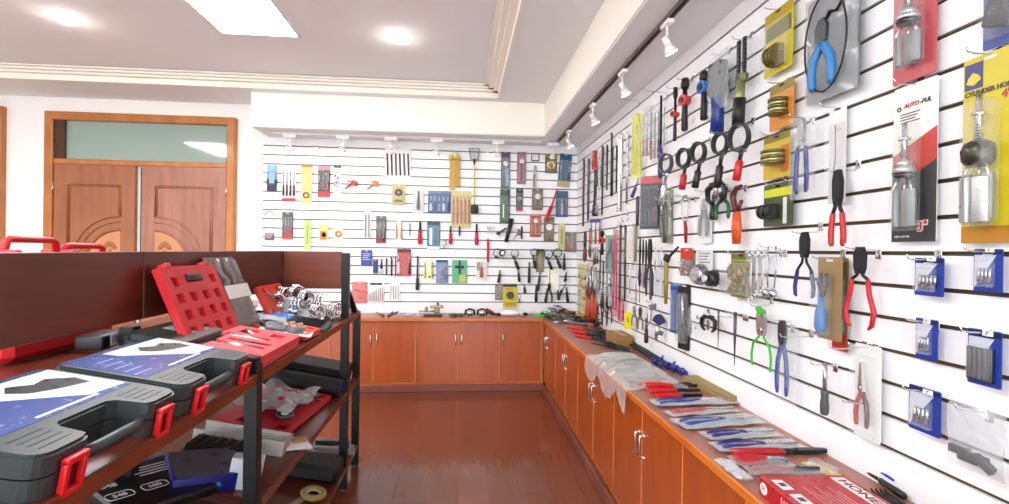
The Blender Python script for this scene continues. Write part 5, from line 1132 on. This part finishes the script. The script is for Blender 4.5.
for x0, y, zt in ((FX-.045, 1.755, 1.10), (FX-.045, 3.10, 1.44), (FX-.045, 3.44, 1.03), (FX-.045, .42, 1.10), (XB2, 1.755, 1.10), (XB2, 3.10, 1.1), (XB2, .42, 1.10), (XB2, 3.44, 1.03), (BX-.05, 1.755, 1.2), (BX-.05, 3.08, 1.2)):
    p = rb(MB(), x0, x0+.045, y-.022, y+.022, .012, zt, PM, .003).build('post', rack)
    MB().cyl(Vector((x0+.022, y, 0))-RO, Vector((x0+.022, y, .014))-RO, .018, H('8a8c90')).build('foot', p)
    if zt > 1.4: MB().cyl(Vector((x0+.046, y, 1.33))-RO, Vector((x0+.042, y, 1.33))-RO, .006, H('f0f0f0')).build('bolt', p)
EDG = wood('shelf_edging', '6a2e18', '7c3c20', .35, (1, 1, 1))
for nm, z in (('top', SH1), ('middle', SH2), ('bottom', SH3)):
    for y0, y1 in ((.4, 1.73), (1.78, 3.076), (3.124, 3.46)):
        s = MB().box((-.2-.0015, (y0+y1)/2, -.02), (.397, y1-y0, .04), M_RACKW, bev=.002, seg=1).build('shelf', rack)
        s.matrix_basis = Matrix.Translation(Vector((FX, 0, z))-RO) @ RT.to_4x4() @ Matrix.Translation((0, -RO.y*0, 0))
        rb(MB(), XB2, BX-.008, y0, y1, z+.03, z+.07, M_RACKW, .003).build('rear_shelf', rack)
        MB().box((-.0, (y0+y1)/2, -.02), (.004, y1-y0, .04), EDG).build('edge_band', s)
rb(MB(), BX-.018, BX, .4, 1.776, 1.222, 1.448, M_RACKW).build('back_board', rack)
rb(MB(), BX-.018, BX, 1.78, 3.12, 1.222, 1.448, M_RACKW).build('back_board', rack)
rb(MB(), BX+.002, FX-.047, 3.10, 3.118, 1.222, 1.448, wood('rack_end_wood', '6a2a14', '7e381c', .35, (.6, 3, 8), .1)).build('end_board', rack)
m = MB(); rb(m, BX-.03, BX-.02, .4, 3.1, 1.10, 1.13, PM); m.build('support_rail', rack)
MB().tube([Vector((FX-.022, 3.12, 1.22))-RO, Vector((FX-.022, 3.36, 1.06))-RO, Vector((FX-.022, 3.44, 1.03))-RO], .023, PM, 4).build('brace', rack)
# black blow-moulded cases
CB = mat('30383a', .42, name='case_plastic'); CB2 = mat('20262a', .45, name='case_plastic_dark')
def tool_case(loc, rot, label, w=.405, d=.315, h=.077, printed=True):
    # local: x along the front (latch side, faces +x of the world after rotation), y depth towards the back, z up
    t = empty('tool_case', label, 'tool case', loc, rot, 'black tool cases on the top shelf')
    def outline(w, d, r, nx=.17, nd=.075):
        P = [(-w/2+r, 0)]
        P += [(-nx/2-.02, 0), (-nx/2-.004, .006), (-nx/2, .02), (-nx/2+.006, nd-.012), (-nx/2+.022, nd), (nx/2-.022, nd), (nx/2-.006, nd-.012), (nx/2, .02), (nx/2+.004, .006), (nx/2+.02, 0)]
        for cx, cy, a0 in ((w/2-r, r, -PI/2), (w/2-r, d-r, 0), (-w/2+r, d-r, PI/2), (-w/2+r, r, PI)):
            for i in range(6): P.append((cx+math.cos(a0+PI/2*i/5)*r, cy+math.sin(a0+PI/2*i/5)*r))
        return P
    def slab(w, d, r, z0, z1, mm, off=0):
        m = MB(); m.prism([(x, y+off) for x, y in outline(w, d, r)], z0, z1, mm, 'xy'); return m
    lo = slab(w, d, .035, 0, h*.46, CB).build('base', t)
    m = slab(w, d, .035, h*.5, h*.93, CB); m.prism([(x, y+.005) for x, y in outline(w-.012, d-.012, .03)], h*.93, h, CB, 'xy'); li = m.build('lid', t)
    m = slab(w-.014, d-.014, .03, h*.45, h*.51, CB2, .007); m.build('seam', t)
    MB().tube([(-.095, .018, h*.48), (-.06, .008, h*.48), (.06, .008, h*.48), (.095, .018, h*.48)], .0125, CB, 8).build('handle', t)
    for s_ in (-1, 1):
        m = MB()
        for i in range(4): m.box((s_*.135, .028+i*.017, h+.0003), (.07, .0032, .001), CB2)
        m.build('rib_pattern', li)
    for s_ in (-1, 1):
        x = s_*.133; l = MB(); a, b, zc, y = .040, .058, h*.5-.014, -.009
        l.box((x-a/2, y, zc), (.010, .012, b), RED, bev=.002); l.box((x+a/2, y, zc), (.010, .012, b), RED, bev=.002)
        l.box((x, y, zc+b/2), (a+.01, .014, .012), RED, bev=.002); l.box((x, y, zc-b/2), (a+.01, .012, .011), RED, bev=.002); l.box((x, y+.005, zc), (a, .003, b), H('5c1014')); l.build('latch', t)
    if printed:
        L0, L1, Y0, Y1, z = -w/2+.018, w/2-.018, .105, d-.014, h
        p = MB(); p.prism([(L0, Y0), (L1, Y0), (L1, Y1), (L0, Y1)], z, z+.0008, H('5068b4', rough=.25), 'xy'); p = p.build('label_sheet', li)
        MB().prism([(L1-.10, Y0+.02), (L1-.0, Y0+.012), (L1-.0, Y1-.012), (L0+.12, Y1-.012), (L0+.13, Y1-.05)], z+.0008, z+.0014, H('e8ecee', rough=.25), 'xy').build('white_field', li)
        MB().prism([(L0+.22, Y1-.09), (L0+.27, Y1-.11), (L1-.03, Y0+.07), (L1-.02, Y0+.11), (L1-.06, Y1-.05), (L1-.1, Y1-.06), (L1-.14, Y1-.035), (L0+.2, Y1-.06)], z+.0014, z+.002, H('3a4044', rough=.3), 'xy').build('product_picture', li)
        m = MB()
        for i in range(5): m.box((L0+.04+i*.006, Y0+.03+i*.028, z+.001), (.07, .006, .0006), H('8fa8e0'))
        m.box((L0+.2, Y0+.012, z+.0012), (.16, .006, .0006), H('f0f0f4')); m.build('print_lines', li)
    return t
RC = (0, 0, PI/2)                                       # front faces the aisle (+X)
def rc(y, x=FX-.012): return (x, y, SH1+.001)
# the case front is local -y; turn so that -y -> +x
tool_case(rc(1.065), RC, 'black plastic tool case with blue and white label at the left edge, nearest the camera')
tool_case(rc(1.49), RC, 'second black plastic tool case with red latches, just left of the rack post')
t = empty('plain_case', 'dark green-black flat case half hidden behind the open red lid', 'tool case', (-.93, 1.70, SH1+.001), (0, 0, PI/2))
m = MB(); m.prism(rrect(.30, .2, .03), 0, .055, H('23302e', rough=.4), 'xy'); m.prism(rrect(.28, .18, .025), .055, .075, H('2c3c38', rough=.4), 'xy'); m.build('shell', t)
MB().box((.05, 0, .0765), (.12, .1, .002), H('c8dcd4')).build('label_sheet', t); t.location.y = 1.82; t.location.x = -.985
# open red moulded set: tray and leaning lid
RP = mat('c8222c', .4, name='red_moulded_plastic'); RP2 = mat('a81420', .5, name='red_recess_shade'); ORP = mat('d8402c', .4, name='orange_red_plastic')
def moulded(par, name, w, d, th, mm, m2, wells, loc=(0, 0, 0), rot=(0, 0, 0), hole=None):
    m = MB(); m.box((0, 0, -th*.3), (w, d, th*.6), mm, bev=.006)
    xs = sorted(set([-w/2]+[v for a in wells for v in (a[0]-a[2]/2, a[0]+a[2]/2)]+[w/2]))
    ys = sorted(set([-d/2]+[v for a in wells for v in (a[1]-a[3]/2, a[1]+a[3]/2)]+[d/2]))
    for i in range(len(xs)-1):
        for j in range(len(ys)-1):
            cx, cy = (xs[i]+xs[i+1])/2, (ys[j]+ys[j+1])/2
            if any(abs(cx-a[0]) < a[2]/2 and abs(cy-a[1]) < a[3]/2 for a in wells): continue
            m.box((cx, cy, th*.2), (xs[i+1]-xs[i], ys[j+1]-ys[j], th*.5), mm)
    for a in wells: m.box((a[0], a[1], .0005), (a[2], a[3], .001), m2)  # well floors in a darker tone: recess shade put into the colour
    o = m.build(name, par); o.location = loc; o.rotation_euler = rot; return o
t = empty('red_tool_set', 'open red moulded tool set with its gridded lid leaning on the back board', 'tool set', (-.80, 1.96, SH1+.016), (0, 0, PI/2))
ty = .40; W1, D1 = .40, .25
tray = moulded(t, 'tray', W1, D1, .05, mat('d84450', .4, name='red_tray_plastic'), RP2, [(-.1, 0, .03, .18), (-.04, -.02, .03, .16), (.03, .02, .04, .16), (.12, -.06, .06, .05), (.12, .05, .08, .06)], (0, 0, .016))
for i, (x, y, l, c, a) in enumerate(((-.1, 0, .16, STEEL, .05), (-.04, -.02, .14, GUN, -.1), (.03, .02, .14, H('e8e4e0'), .06), (.12, .05, .07, CHROME, .4))):
    MB().tube([(x-l*.1*a, y-l/2, .03), (x, y, .033), (x+l*a*.5, y+l/2, .03)], [.005, .009, .006], c, 8).build('tool', t)
for i in range(12): MB().cyl((-.15+i*.026, -.10, .02), (-.15+i*.026, -.10, .036), .009, H('f0e0dc', metal=.3), n=10).build('socket', t)
wl = []
for r_ in range(4):
    for c_ in range(4):
        x = -.14+c_*.09+(.008 if r_ % 2 else 0); y = -.11+r_*.065
        if r_ == 3 and c_ in (1, 2): continue
        wl.append((x*.96, y*.95, .042, .034))
wl.append((.0, .09, .11, .032))
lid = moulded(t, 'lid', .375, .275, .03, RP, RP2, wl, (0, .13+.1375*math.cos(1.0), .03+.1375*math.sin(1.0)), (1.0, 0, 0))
for s_ in (-1, 1): MB().box((s_*.13, .142, .0), (.03, .02, .03), RP, bev=.003).build('clip', lid)
m = MB(); m.box((0, .09, .0), (.095, .026, .045), H('2a1010'), bev=.004); m.build('handle_opening', lid)
# clear blister shell leaning behind
def lean(name, label, cat, px_top, px_bot, w, build, xt=-1.045, z0=SH1):
    a = U(*px_top, 0, xt); zt = a.z; dep = max(.04, (zt-z0)*.35); yb = U(*px_bot, 0, xt+dep).y
    h = math.hypot(zt-z0, dep); ang = math.atan2(dep, zt-z0)
    # local x -> +Y world, leaning plane; local z up along the sheet
    zb = z0+(-.67-xt-dep)*math.tan(TH)+.012; h = math.hypot(zt-zb, dep); ang = math.atan2(dep, zt-zb)
    r = empty(name, label, cat, (xt+dep, (a.y*.4+yb*.6), zb)); r['lean'] = 1
    Mx = Matrix.Rotation(PI/2, 4, 'Z') @ Matrix.Rotation(-ang, 4, 'X'); r.rotation_euler = Mx.to_euler()
    build(r, w, h); return r
def bld(r, w, h):
    MB().prism(rrect(w, h, .01, 0, h/2), -.002, 0, mat('7c706c', .3, 0, .75, name='smoky_film')).build('backing', r)
    m = MB(); T = mat('8a8480', .15, 0, .5, name='smoky_plastic')
    m.tube([(-w*.2, -.014, h*.95), (-w*.3, -.016, h*.8), (-w*.12, -.014, h*.68), (-w*.25, -.014, h*.6)], .012, T, 8)
    m.tube([(w*.1, -.014, h*.95), (w*.0, -.016, h*.85), (w*.14, -.014, h*.72), (w*.05, -.014, h*.62)], .012, T, 8)
    m.box((0, -.012, h*.25), (w*.75, .024, h*.4), T, bev=.01); m.box((w*.3, -.01, h*.75), (w*.25, .02, h*.4), T, bev=.01); m.build('moulded_shell', r)
    MB().box((0, -.026, h*.52), (w*.8, .002, h*.17), H('dcdcd8')).build('paper_label', r)
lean('blister_shell', 'smoky clear moulded shell with white paper strip leaning behind the red lid', 'blister pack', (225, 257), (245, 320), .27, bld)
def bt(r, w, h):
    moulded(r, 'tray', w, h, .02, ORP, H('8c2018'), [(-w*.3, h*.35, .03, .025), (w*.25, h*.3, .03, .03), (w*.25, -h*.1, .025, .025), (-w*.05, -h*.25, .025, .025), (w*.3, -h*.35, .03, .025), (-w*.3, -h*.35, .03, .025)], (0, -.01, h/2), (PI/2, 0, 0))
    for i in range(5): MB().tube([(-w*.3+i*w*.1, -.03, h*(.75-.06*i)), (-w*.1+i*w*.1, -.03, h*(.5-.05*i))], .005, (STEEL, BRASS, CHROME)[i % 3], 6).build('tool', r)
lean('orange_tray', 'small orange-red moulded tray of tools leaning against the back board', 'tool tray', (245, 290), (290, 322), .34, bt)
def rk(px, z=SH1): return slope_hit(px, z)
def onrack(px, w, h, rz, kind, name, cat, label, z=SH1, lift=0, **o):
    c = rk(px, z+.01); r = empty(name, label, cat, (c.x, c.y, z), (-PI/2, 0, rz), o.pop('group', None))
    off = Matrix.Rotation(rz, 3, 'Z') @ Vector((0, h/2, 0)); r.location = (c.x+off.x, c.y+off.y, z)
    K[kind](r, w, h, **o); r.location.z = z+maxy(r)+.001+lift; return r
onrack((262, 324), .14, .2, -1.2, 'bag', 'grey_film_bag', 'bag', 'crumpled grey film bag on top of the red set tray', lift=.02, tint=BAGD, body=[b_blob(['8a8c90', 'dark', 'steel'], 6, .7)])
onrack((285, 336), .12, .22, -1.4, 'card', 'white_blue_pack', 'tool pack', 'white pack with blue stripes and grey bars on the rack edge', lift=.03, col='e8ecf0', body=[b_panel(0, -.35, .7, .2, '3c64a8'), b_bars(4, '6a7480', .5, 'dark')])
t = empty('second_red_tray', 'flat open orange-red tray with brass fittings in front of the small leaning tray', 'tool tray', (-.80, 2.40, SH1+.020), (0, 0, PI/2-.05))
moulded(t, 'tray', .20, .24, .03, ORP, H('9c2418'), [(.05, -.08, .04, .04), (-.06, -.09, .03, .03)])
for i in range(12): MB().cyl((-.07+(i % 6)*.028, -.03+(i//6)*.04, .008), (-.07+(i % 6)*.028, -.03+(i//6)*.04, .028), .009, (BRASS, H('e8b040', metal=.4), CHROME)[i % 3], n=8).build('fitting', t)
m = MB(); m.ring((-.06, .06, .026), .042, .010, BLACK, 'z', n=20); m.cyl((-.06, .06, .018), (-.06, .06, .024), .036, H('dcdcdc', metal=.4), n=20); m.build('dial_gauge', t)
t = empty('green_file_tray', 'dark green tray of black files with blue film near the rack end', 'tool tray', (-.85, 2.66, SH1+.008), (0, 0, PI/2+.1))
MB().box((0, 0, 0), (.24, .34, .012), H('243c34', rough=.4), bev=.004).build('tray', t)
for i in range(6): MB().cyl((-.09+i*.035, -.14, .012), (-.09+i*.035, .15, .012), .007, H('15181a', metal=.3), n=8).build('file', t)
m = MB(); m.box((0, .09, .022), (.20, .13, .004), mat('2c78d0', .15, 0, .75, name='blue_film'), (.05, 0, 0)); m.build('blue_film', t)
# chrome clamps heaped at the far end of the top shelf
rnd = random.Random(11)
t = empty('film_heap', 'heap of clear film and black packs under the chrome ring clamps', 'bag', (-.95, 2.9, SH1+.001))
MB().box((-.06, .04, .03), (.16, .16, .06), BLACK, bev=.01).build('black_pack', t)
m = MB(); k = m.mi(BAGD); G = []
for j in range(9):
    G.append([m.bm.verts.new((-.15+.034*i, -.12+.033*j, max(.004, (.085-.26*max(0, .034*i-.12))*math.sin(PI*(j+.3)/8.6)+rnd.uniform(-.006, .008)))) for i in range(11)])
for j in range(8):
    for i in range(10): f = m.bm.faces.new((G[j][i], G[j][i+1], G[j+1][i+1], G[j+1][i])); f.material_index = k
m.build('film', t)
for i, (x, y, zz, s_, l) in enumerate(((-1.02, 2.92, .075, .9, 'leftmost chrome ring clamp of the heap'), (-.95, 2.93, .085, 1.1, 'chrome ring clamp topmost of the heap'), (-.89, 2.90, .075, 1.0, 'second chrome ring clamp from the middle of the heap'),
                       (-.83, 2.93, .055, 1.15, 'large chrome ring right of the middle of the heap'), (-.80, 2.83, .03, .8, 'small chrome ring in front of the large ring'), (-.735, 2.95, .022, 1.15, 'tall chrome loop clamp nearest the rack post'),
                       (-.91, 2.80, .05, .8, 'chrome ring lying in front of the heap'), (-1.0, 2.8, .06, .8, 'pale chrome ring beside the blue film'))):
    t = empty('ring_clamp', l+' on the rack top shelf', 'ring clamp', (x, y, SH1+zz), (0, 0, rnd.uniform(0, 2)), 'chrome ring clamps on the rack')
    R = .036*s_; m = MB()
    for k in range(3): m.ring((0, (k-1)*.018, R*.8), R, .0055, CHROME, 'y', 1, 1.1, n=18)
    m.build('rings', t); MB().box((0, 0, -.012), (.07*s_, .05, .028), STEEL, bev=.006).build('base', t)
    MB().cyl((-R*1.1, 0, 0), (R*1.1, 0, .01), .006, H('c0c8c8', metal=.8, rough=.2)).build('bolt', t)
t = empty('black_red_pouch', 'black pouch with red edge behind the chrome ring clamps', 'pouch', (-.99, 3.04, SH1+.001))
MB().box((0, 0, .06), (.16, .06, .12), H('141414', rough=.6), bev=.012).build('pouch', t); MB().box((0, 0, .122), (.12, .04, .005), H('b01c28')).build('red_flap', t)
# red cases behind the spine board, on the far half of the top shelf
for i, (y, x, label) in enumerate(((U(32, 241, 0, -1.33).y, -1.33, 'red plastic case standing behind the back board at the left edge'), (U(84, 242, 0, -1.33).y, -1.33, 'second red plastic case standing behind the back board, right of the first'))):
    t = empty('red_case', label, 'tool case', (x, y, SH1+.071), (0, 0, 0))
    H_ = .348-.018*i
    MB().box((0, 0, H_/2-.012), (.09, (.26, .20)[i], H_-.03), RP, bev=.02).build('body', t)
    m = MB(); m.tube([(0, -.10, H_-.03), (0, -.09, H_+.01), (0, -.075, H_+.018), (0, .075, H_+.018), (0, .09, H_+.01), (0, .10, H_-.03)], .011, RP, 8); m.build('handle', t)
    for s_ in (-1, 1): MB().box((.0, s_*.105, H_-.02), (.1, .02, .014), mat('d83c48', .4), bev=.003).build('latch', t)
c = rk((98, 340)); t = empty('barcode_pack', 'small black pack with white barcode label under the back board', 'tool pack', (-1.16, 1.72, SH1+.085), (0, 0, .1))
MB().box((0, .02, .03), (.08, .15, .045), BLACK, (0, 0, 0), bev=.006).build('pack', t)
m = MB(); m.box((.0405, .03, .032), (.001, .09, .036), H('f0f0f0')); m.build('barcode_label', t)
m = MB()
for i in range(12): m.box((.0412, -.005+i*.006, .034), (.0006, .0016+.0012*(i % 2), .024), BLACK)
m.build('bars', t)
# ---- middle shelf
t = empty('red_parts_tray', 'red moulded tray with bagged metal parts on the middle shelf', 'tool tray', (rk((280, 412), SH2).x-.01, rk((280, 412), SH2).y, SH2+.018), (0, 0, PI/2-.08))
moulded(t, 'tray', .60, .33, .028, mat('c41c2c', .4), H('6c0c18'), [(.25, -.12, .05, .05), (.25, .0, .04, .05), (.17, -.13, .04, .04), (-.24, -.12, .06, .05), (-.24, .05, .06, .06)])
for i in range(9):
    x, y = -.16+(i % 5)*.085, -.08+(i//5)*.12+rnd.uniform(-.02, .02); k = MB()
    k.ring((x, y, .035), .034, .010, STEEL if i % 2 else DSTEEL, 'z', n=14); k.cyl((x, y, .012), (x, y, .06), .020, H('a8a49c', metal=.7), n=10); k.build('metal_part', t)
MB().ball((-.02, -.02, .05), .035, H('c81c38'), (1, 1, .6)).build('red_cup', t)
m = MB(); k = m.mi(BAGD); G = []
for j in range(9):
    G.append([m.bm.verts.new((-.2+.045*i+rnd.uniform(-.008, .008), -.13+.034*j, .055+.02*math.sin(i*.9)*math.cos(j*.8)+rnd.uniform(0, .012))) for i in range(10)])
for j in range(8):
    for i in range(9): f = m.bm.faces.new((G[j][i], G[j][i+1], G[j+1][i+1], G[j+1][i])); f.material_index = k
m.build('film', t)
c = rk((312, 392), SH2+.04); t = empty('black_roll_bag', 'long black rolled tool bag with thin blue edge at the middle shelf end', 'tool bag', (-.90, 2.98, SH2+.05), (0, 0, 0))
m = MB(); m.tube([(-.25, -.0, 0), (-.22, 0, 0), (0, 0, 0), (.2, -.0, 0), (.205, -.0, 0)], [.03, .048, .05, .048, .042], H('131314', rough=.7), 14); m.build('roll', t)
m = MB(); m.ring((.206, 0, 0), .043, .0025, H('3040a0'), 'x', n=24); m.build('edge_piping', t)
t = empty('black_flat_box', 'black flat box behind the rolled tool bag on the middle shelf', 'box', (-.92, 3.28, SH2+.001)); MB().box((0, 0, .05), (.4, .24, .1), H('161616', rough=.6), bev=.006).build('box', t); MB().box((0, -.121, .07), (.3, .001, .01), H('3c3c3c')).build('print_line', t)
t = empty('white_tray_box', 'long pale grey cardboard tray behind the dark boxes on the middle shelf', 'box', (-.90, rk((238, 446), SH2+.05).y+.12, SH2+.001), (0, 0, .0))
m = MB(); m.box((0, 0, .004), (.36, .1, .008), H('c8c8c4')); 
for s_ in (-1, 1): m.box((0, s_*.05, .03), (.36, .006, .06), H('c8c8c4'))
m.box((.177, 0, .03), (.006, .1, .06), H('c0c0bc')); m.build('tray', t)
t = empty('black_case_small', 'black ribbed case lying before the pale cardboard tray on middle shelf', 'tool case', (-.93, rk((238, 446), SH2+.05).y-.02, SH2+.001), (0, 0, 0))
m = MB(); m.box((0, 0, .03), (.24, .12, .06), H('141516', rough=.5), bev=.012)
for i in range(6): m.box((-.09+i*.036, 0, .062), (.012, .1, .004), H('1f2022'), bev=.001)
m.build('shell', t)
t = empty('blue_grey_box', 'grey-topped cardboard box with deep blue sides on the middle shelf', 'box', (rk((203, 462), SH2+.06).x, rk((203, 462), SH2+.06).y, SH2+.001), (0, 0, .62))
MB().box((0, 0, .03), (.22, .22, .06), H('1c2490', rough=.35), bev=.002).build('carton', t)
m = MB(); m.box((0, 0, .0605), (.208, .208, .001), H('6c6a78')); m.build('grey_top', t)
m = MB()
for (x, y) in ((-.055, .03), (.035, .055), (.05, -.03)):
    for a in range(3): m.box((x, y, .0614), (.038, .004, .0006), H('1e1e28'), (0, 0, a*PI/3+.2))
m.build('printed_figures', t)
t = empty('white_box_end', 'narrow white and kraft carton beside the near rack post', 'box', (-.76, 1.845, SH2+.001), (0, 0, .15)); MB().box((0, 0, .055), (.10, .05, .11), H('c8ccd4'), bev=.002).build('carton', t); MB().box((.0, .032, .05), (.09, .012, .09), H('b08450')).build('kraft_flap', t)
c = rk((147, 480), SH2+.04)
t = empty('black_printed_pack', 'black printed pack with blue edging and white numbers at the bottom left', 'tool pack', (c.x, c.y, SH2+.02), (0, 0, 1.0))
MB().box((0, 0, 0), (.29, .30, .035), H('101214', rough=.35), (0.0, 0, 0), bev=.008).build('pack', t)
m = MB(); m.tube([(-.15, .152, .012), (.15, .152, .012), (.152, .13, .012), (.152, -.15, .012)], .007, H('1a6cc0', rough=.3), 8); m.build('blue_edging', t)
WT = H('e0e4e4')
letters('NS', .05, WT, t, (-.09, .085, .0182), (0, 0, 0), bold=.001); letters('548', .03, WT, t, (-.10, .035, .0182), (0, 0, 0), bold=.0006)
for x, s in ((-.1, '548'), (-.0, '600'), (.09, '000')):
    letters(s, .026, WT, t, (x, -.035, .0182), (0, 0, 0), name='number', bold=.0006); k = MB(); k.tube([Vector((px_, py_-.035+.0, .0182))+Vector((x, 0, 0)) for px_, py_ in rrect(.075, .04, .014)], .0012, WT, 5, True); k.build('number_frame', t)
m = MB()
for i in range(4): m.box((.045, .1-i*.018, .0182), (.12-.02*(i % 2), .005, .0008), WT)
m.build('print_lines', t)
# ---- bottom shelf
t = empty('packaged_tool', 'white and kraft packaged tool with black and blue grips at the middle shelf edge', 'tool pack', (rk((296, 447), SH2).x-.03, rk((296, 447), SH2).y-.02, SH2+.003), (0, 0, .6))
MB().box((0, 0, .008), (.18, .09, .012), H('d8d8d4'), bev=.002).build('card', t); MB().box((.05, .02, .018), (.06, .03, .02), H('b89860')).build('kraft_block', t)
t = empty('blue_grip_tool', 'black and blue gripped tool on a pale sheet, bottom shelf far end', 'tool', (-.80, 3.30, SH3+.001), (0, 0, .2))
MB().box((0, 0, .004), (.26, .16, .004), H('a8acb8')).build('sheet', t)
MB().tube([(-.12, 0, .03), (-.02, 0, .035), (.04, .01, .035)], [.014, .018, .014], BLACK, 8).build('grip', t); MB().box((.06, .01, .035), (.06, .05, .04), H('1c3c78'), bev=.006).build('blue_head', t)
t = empty('black_pouch', 'long black pouch lying on the bottom shelf', 'pouch', (-.86, 2.93, SH3+.001)); MB().box((0, 0, .045), (.36, .2, .09), H('121213', rough=.6), bev=.02).build('pouch', t); MB().box((0, -.101, .05), (.3, .004, .006), H('2c2c2e')).build('zip', t)
t = empty('tape_roll', 'round roll of yellowish tape on the bottom shelf', 'tape roll', (rk((313, 493), SH3+.02).x, rk((313, 493), SH3+.02).y, SH3+.001))
m = MB(); m.ring((0, 0, .018), .052, .016, H('b8a860'), 'z', n=24, k=8); m.build('tape', t); m = MB(); m.ring((0, 0, .018), .034, .006, H('d8d4c4'), 'z', n=20); m.build('core', t)
t = empty('comb_strip', 'pale serrated strip at the bottom shelf edge near the tape roll', 'tool', (rk((296, 505), SH3).x, rk((296, 505), SH3).y, SH3+.002), (0, 0, 1.2)); m = MB(); m.box((0, 0, .006), (.16, .02, .01), H('c0b078'))
for i in range(12): m.box((-.075+i*.0135, .014, .006), (.006, .016, .008), H('c0b078'))
m.build('strip', t)
t = empty('clear_parts_bag', 'small dark parts bag on the middle shelf beside the near post', 'bag', (rk((255, 470), SH3).x, rk((255, 470), SH3).y, SH3+.02), (-PI/2, 0, 1)); K['bag'](t, .16, .18, body=[b_blob(['dark', 'steel', 'black', 'c0c0b0'], 12, .8)], tint=BAGD); t.location.z = SH3+maxy(t)+.001
for o in list(COL.objects):
    if o.name in BEFORE or o.parent or o is rack or o.get('lean') or o.name.startswith(('red_case', 'barcode_pack')): continue
    z = min((SH1, SH2, SH3), key=lambda v: abs(v-o.location.z))
    l = o.location.copy(); R0 = o.rotation_euler.to_matrix()
    q_ = RT @ Vector((l.x+.67, 0, l.z-z)); o.location = (-.67+q_.x, l.y, z+q_.z); o.rotation_euler = (RT @ R0).to_euler()
for o in COL.objects:
    if 'lean' in o: del o['lean']
# ------------------------------------------------------------------ extra goods crowding the far end of the right wall
ex = [((598, 141, 603, 190), 'bag', 'steel_pliers_bag', 'pliers', 'clear bag of slim steel pliers between thin black bars high up', dict(body=[b_bars(2, '5c6066', .5)])),
      ((608, 236, 613, 300), 'bars', 'thin_grey_bars', 'bars', 'thin grey bars crossing the green and teal pack', dict(n=2, col='5c5e60')),
      ((594, 246, 600, 266), 'cluster', 'brown_tool_bunch', 'tools', 'small bunch of brown and grey tools under the purple-topped bag', dict(col=('7a4c38', '5c5854'), n=3)),
      ((606, 274, 616, 296), 'bag', 'teal_blue_bag', 'bag', 'small bag of teal and blue parts under the green pack', dict(body=[b_blob(['2c5c80', 'steel', '3c7c9c'], 10, .8)])),
      ((619, 300, 625, 322), 'bag', 'pink_handled_bag', 'tool pack', 'short crimson-handled bag left of the yellow price tag', dict(tint=mat('c8506c', .2, 0, .4), body=[b_bars(2, 'c02040', .5, 'dark')])),
      ((637, 262, 641, 306), 'bars', 'dull_steel_bars', 'bars', 'dull steel bars left of the black clamp bunch', dict(n=2, mt='steel')),
      ((584, 160, 590, 226), 'bars', 'corner_steel_bars', 'bars', 'long violet and steel bars hanging right at the corner', dict(n=2, col=('6c4c6c', '5c6068'))),
      ((613, 147, 618, 196), 'bars', 'short_black_bars', 'bars', 'pair of black bars left of the long chrome spanner', dict(n=2, col='1c1c20')),
      ((596, 196, 602, 214), 'bag', 'small_white_bag', 'bag', 'small white-backed bag under the red-topped screwdriver', dict(body=[b_blob(['b8b0b0', 'dark'], 5, .7)])),
      ((636, 198, 641, 226), 'bars', 'grey_long_bar', 'bar', 'thin grey bar left of the salmon-headed drill pack', dict(n=1, mt='dark')),
      ((664, 100, 668, 148), 'bag', 'slim_clear_bag', 'bag', 'slim clear bag hanging left of the orange disc tool', dict(body=[b_bars(1, 'a8b0a8', .5)])),
      ((683, 196, 688, 200), 'squeeze', 'tiny_wire_clip', 'clip', 'tiny wire clip above the wire loop tool', dict(col='6c6c70')),
      ((657, 330, 664, 338), 'squeeze', 'small_grey_clip', 'clip', 'small grey clip under the fan scraper', dict(col='7c8488')),
      ((650, 268, 654, 300), 'bars', 'violet_grip_bar', 'bar', 'slim violet-grey bar beside the long black pliers', dict(n=1, col='7a7088'))]
ex += [((587, 266, 592, 300), 'cluster', 'red_small_pliers', 'pliers', 'small red-handled pliers between the corner bag and orange pliers bunch', dict(col=('b82c28',), n=2)),
       ((603, 283, 611, 312), 'cluster', 'black_pliers_bunch', 'pliers', 'bunch of short black pliers above the four small ones', dict(col=('1a1b1d', '26272a'), n=4)),
       ((628, 204, 634, 226), 'bag', 'blue_black_pack', 'tool pack', 'small blue and black pack left of the thin grey bar', dict(body=[b_blob(['26306c', '1c1c20', 'steel'], 8, .8)])),
       ((618, 214, 624, 228), 'bag', 'grey_small_pack', 'tool pack', 'small grey pack at the foot of the long chrome spanner', dict(body=[b_blob(['5c6064', 'steel', '8a6c9c'], 8, .8)])),
       ((592, 268, 597, 296), 'bars', 'orange_thin_bars', 'bars', 'two thin orange-brown bars inside the orange pliers row', dict(n=2, col='a84c24')),
       ((652, 302, 658, 312), 'knob', 'small_steel_hub', 'tool', 'small steel hub tool above the fan scraper', dict(col='7c8084')),
       ((664, 206, 669, 243), 'bars', 'olive_thin_bar', 'bar', 'thin olive bar beside the olive and white pack', dict(n=1, col='5c5c34')),
       ((690, 307, 695, 336), 'bag', 'slim_grey_bag', 'bag', 'slim grey bag right of the tall black pack', dict(body=[b_bars(1, '6c7074', .5)]))]
for b_, kd, nm, ct, l, o in ex: hang('R', b_, kd, nm, ct, l, .035, None, **o)
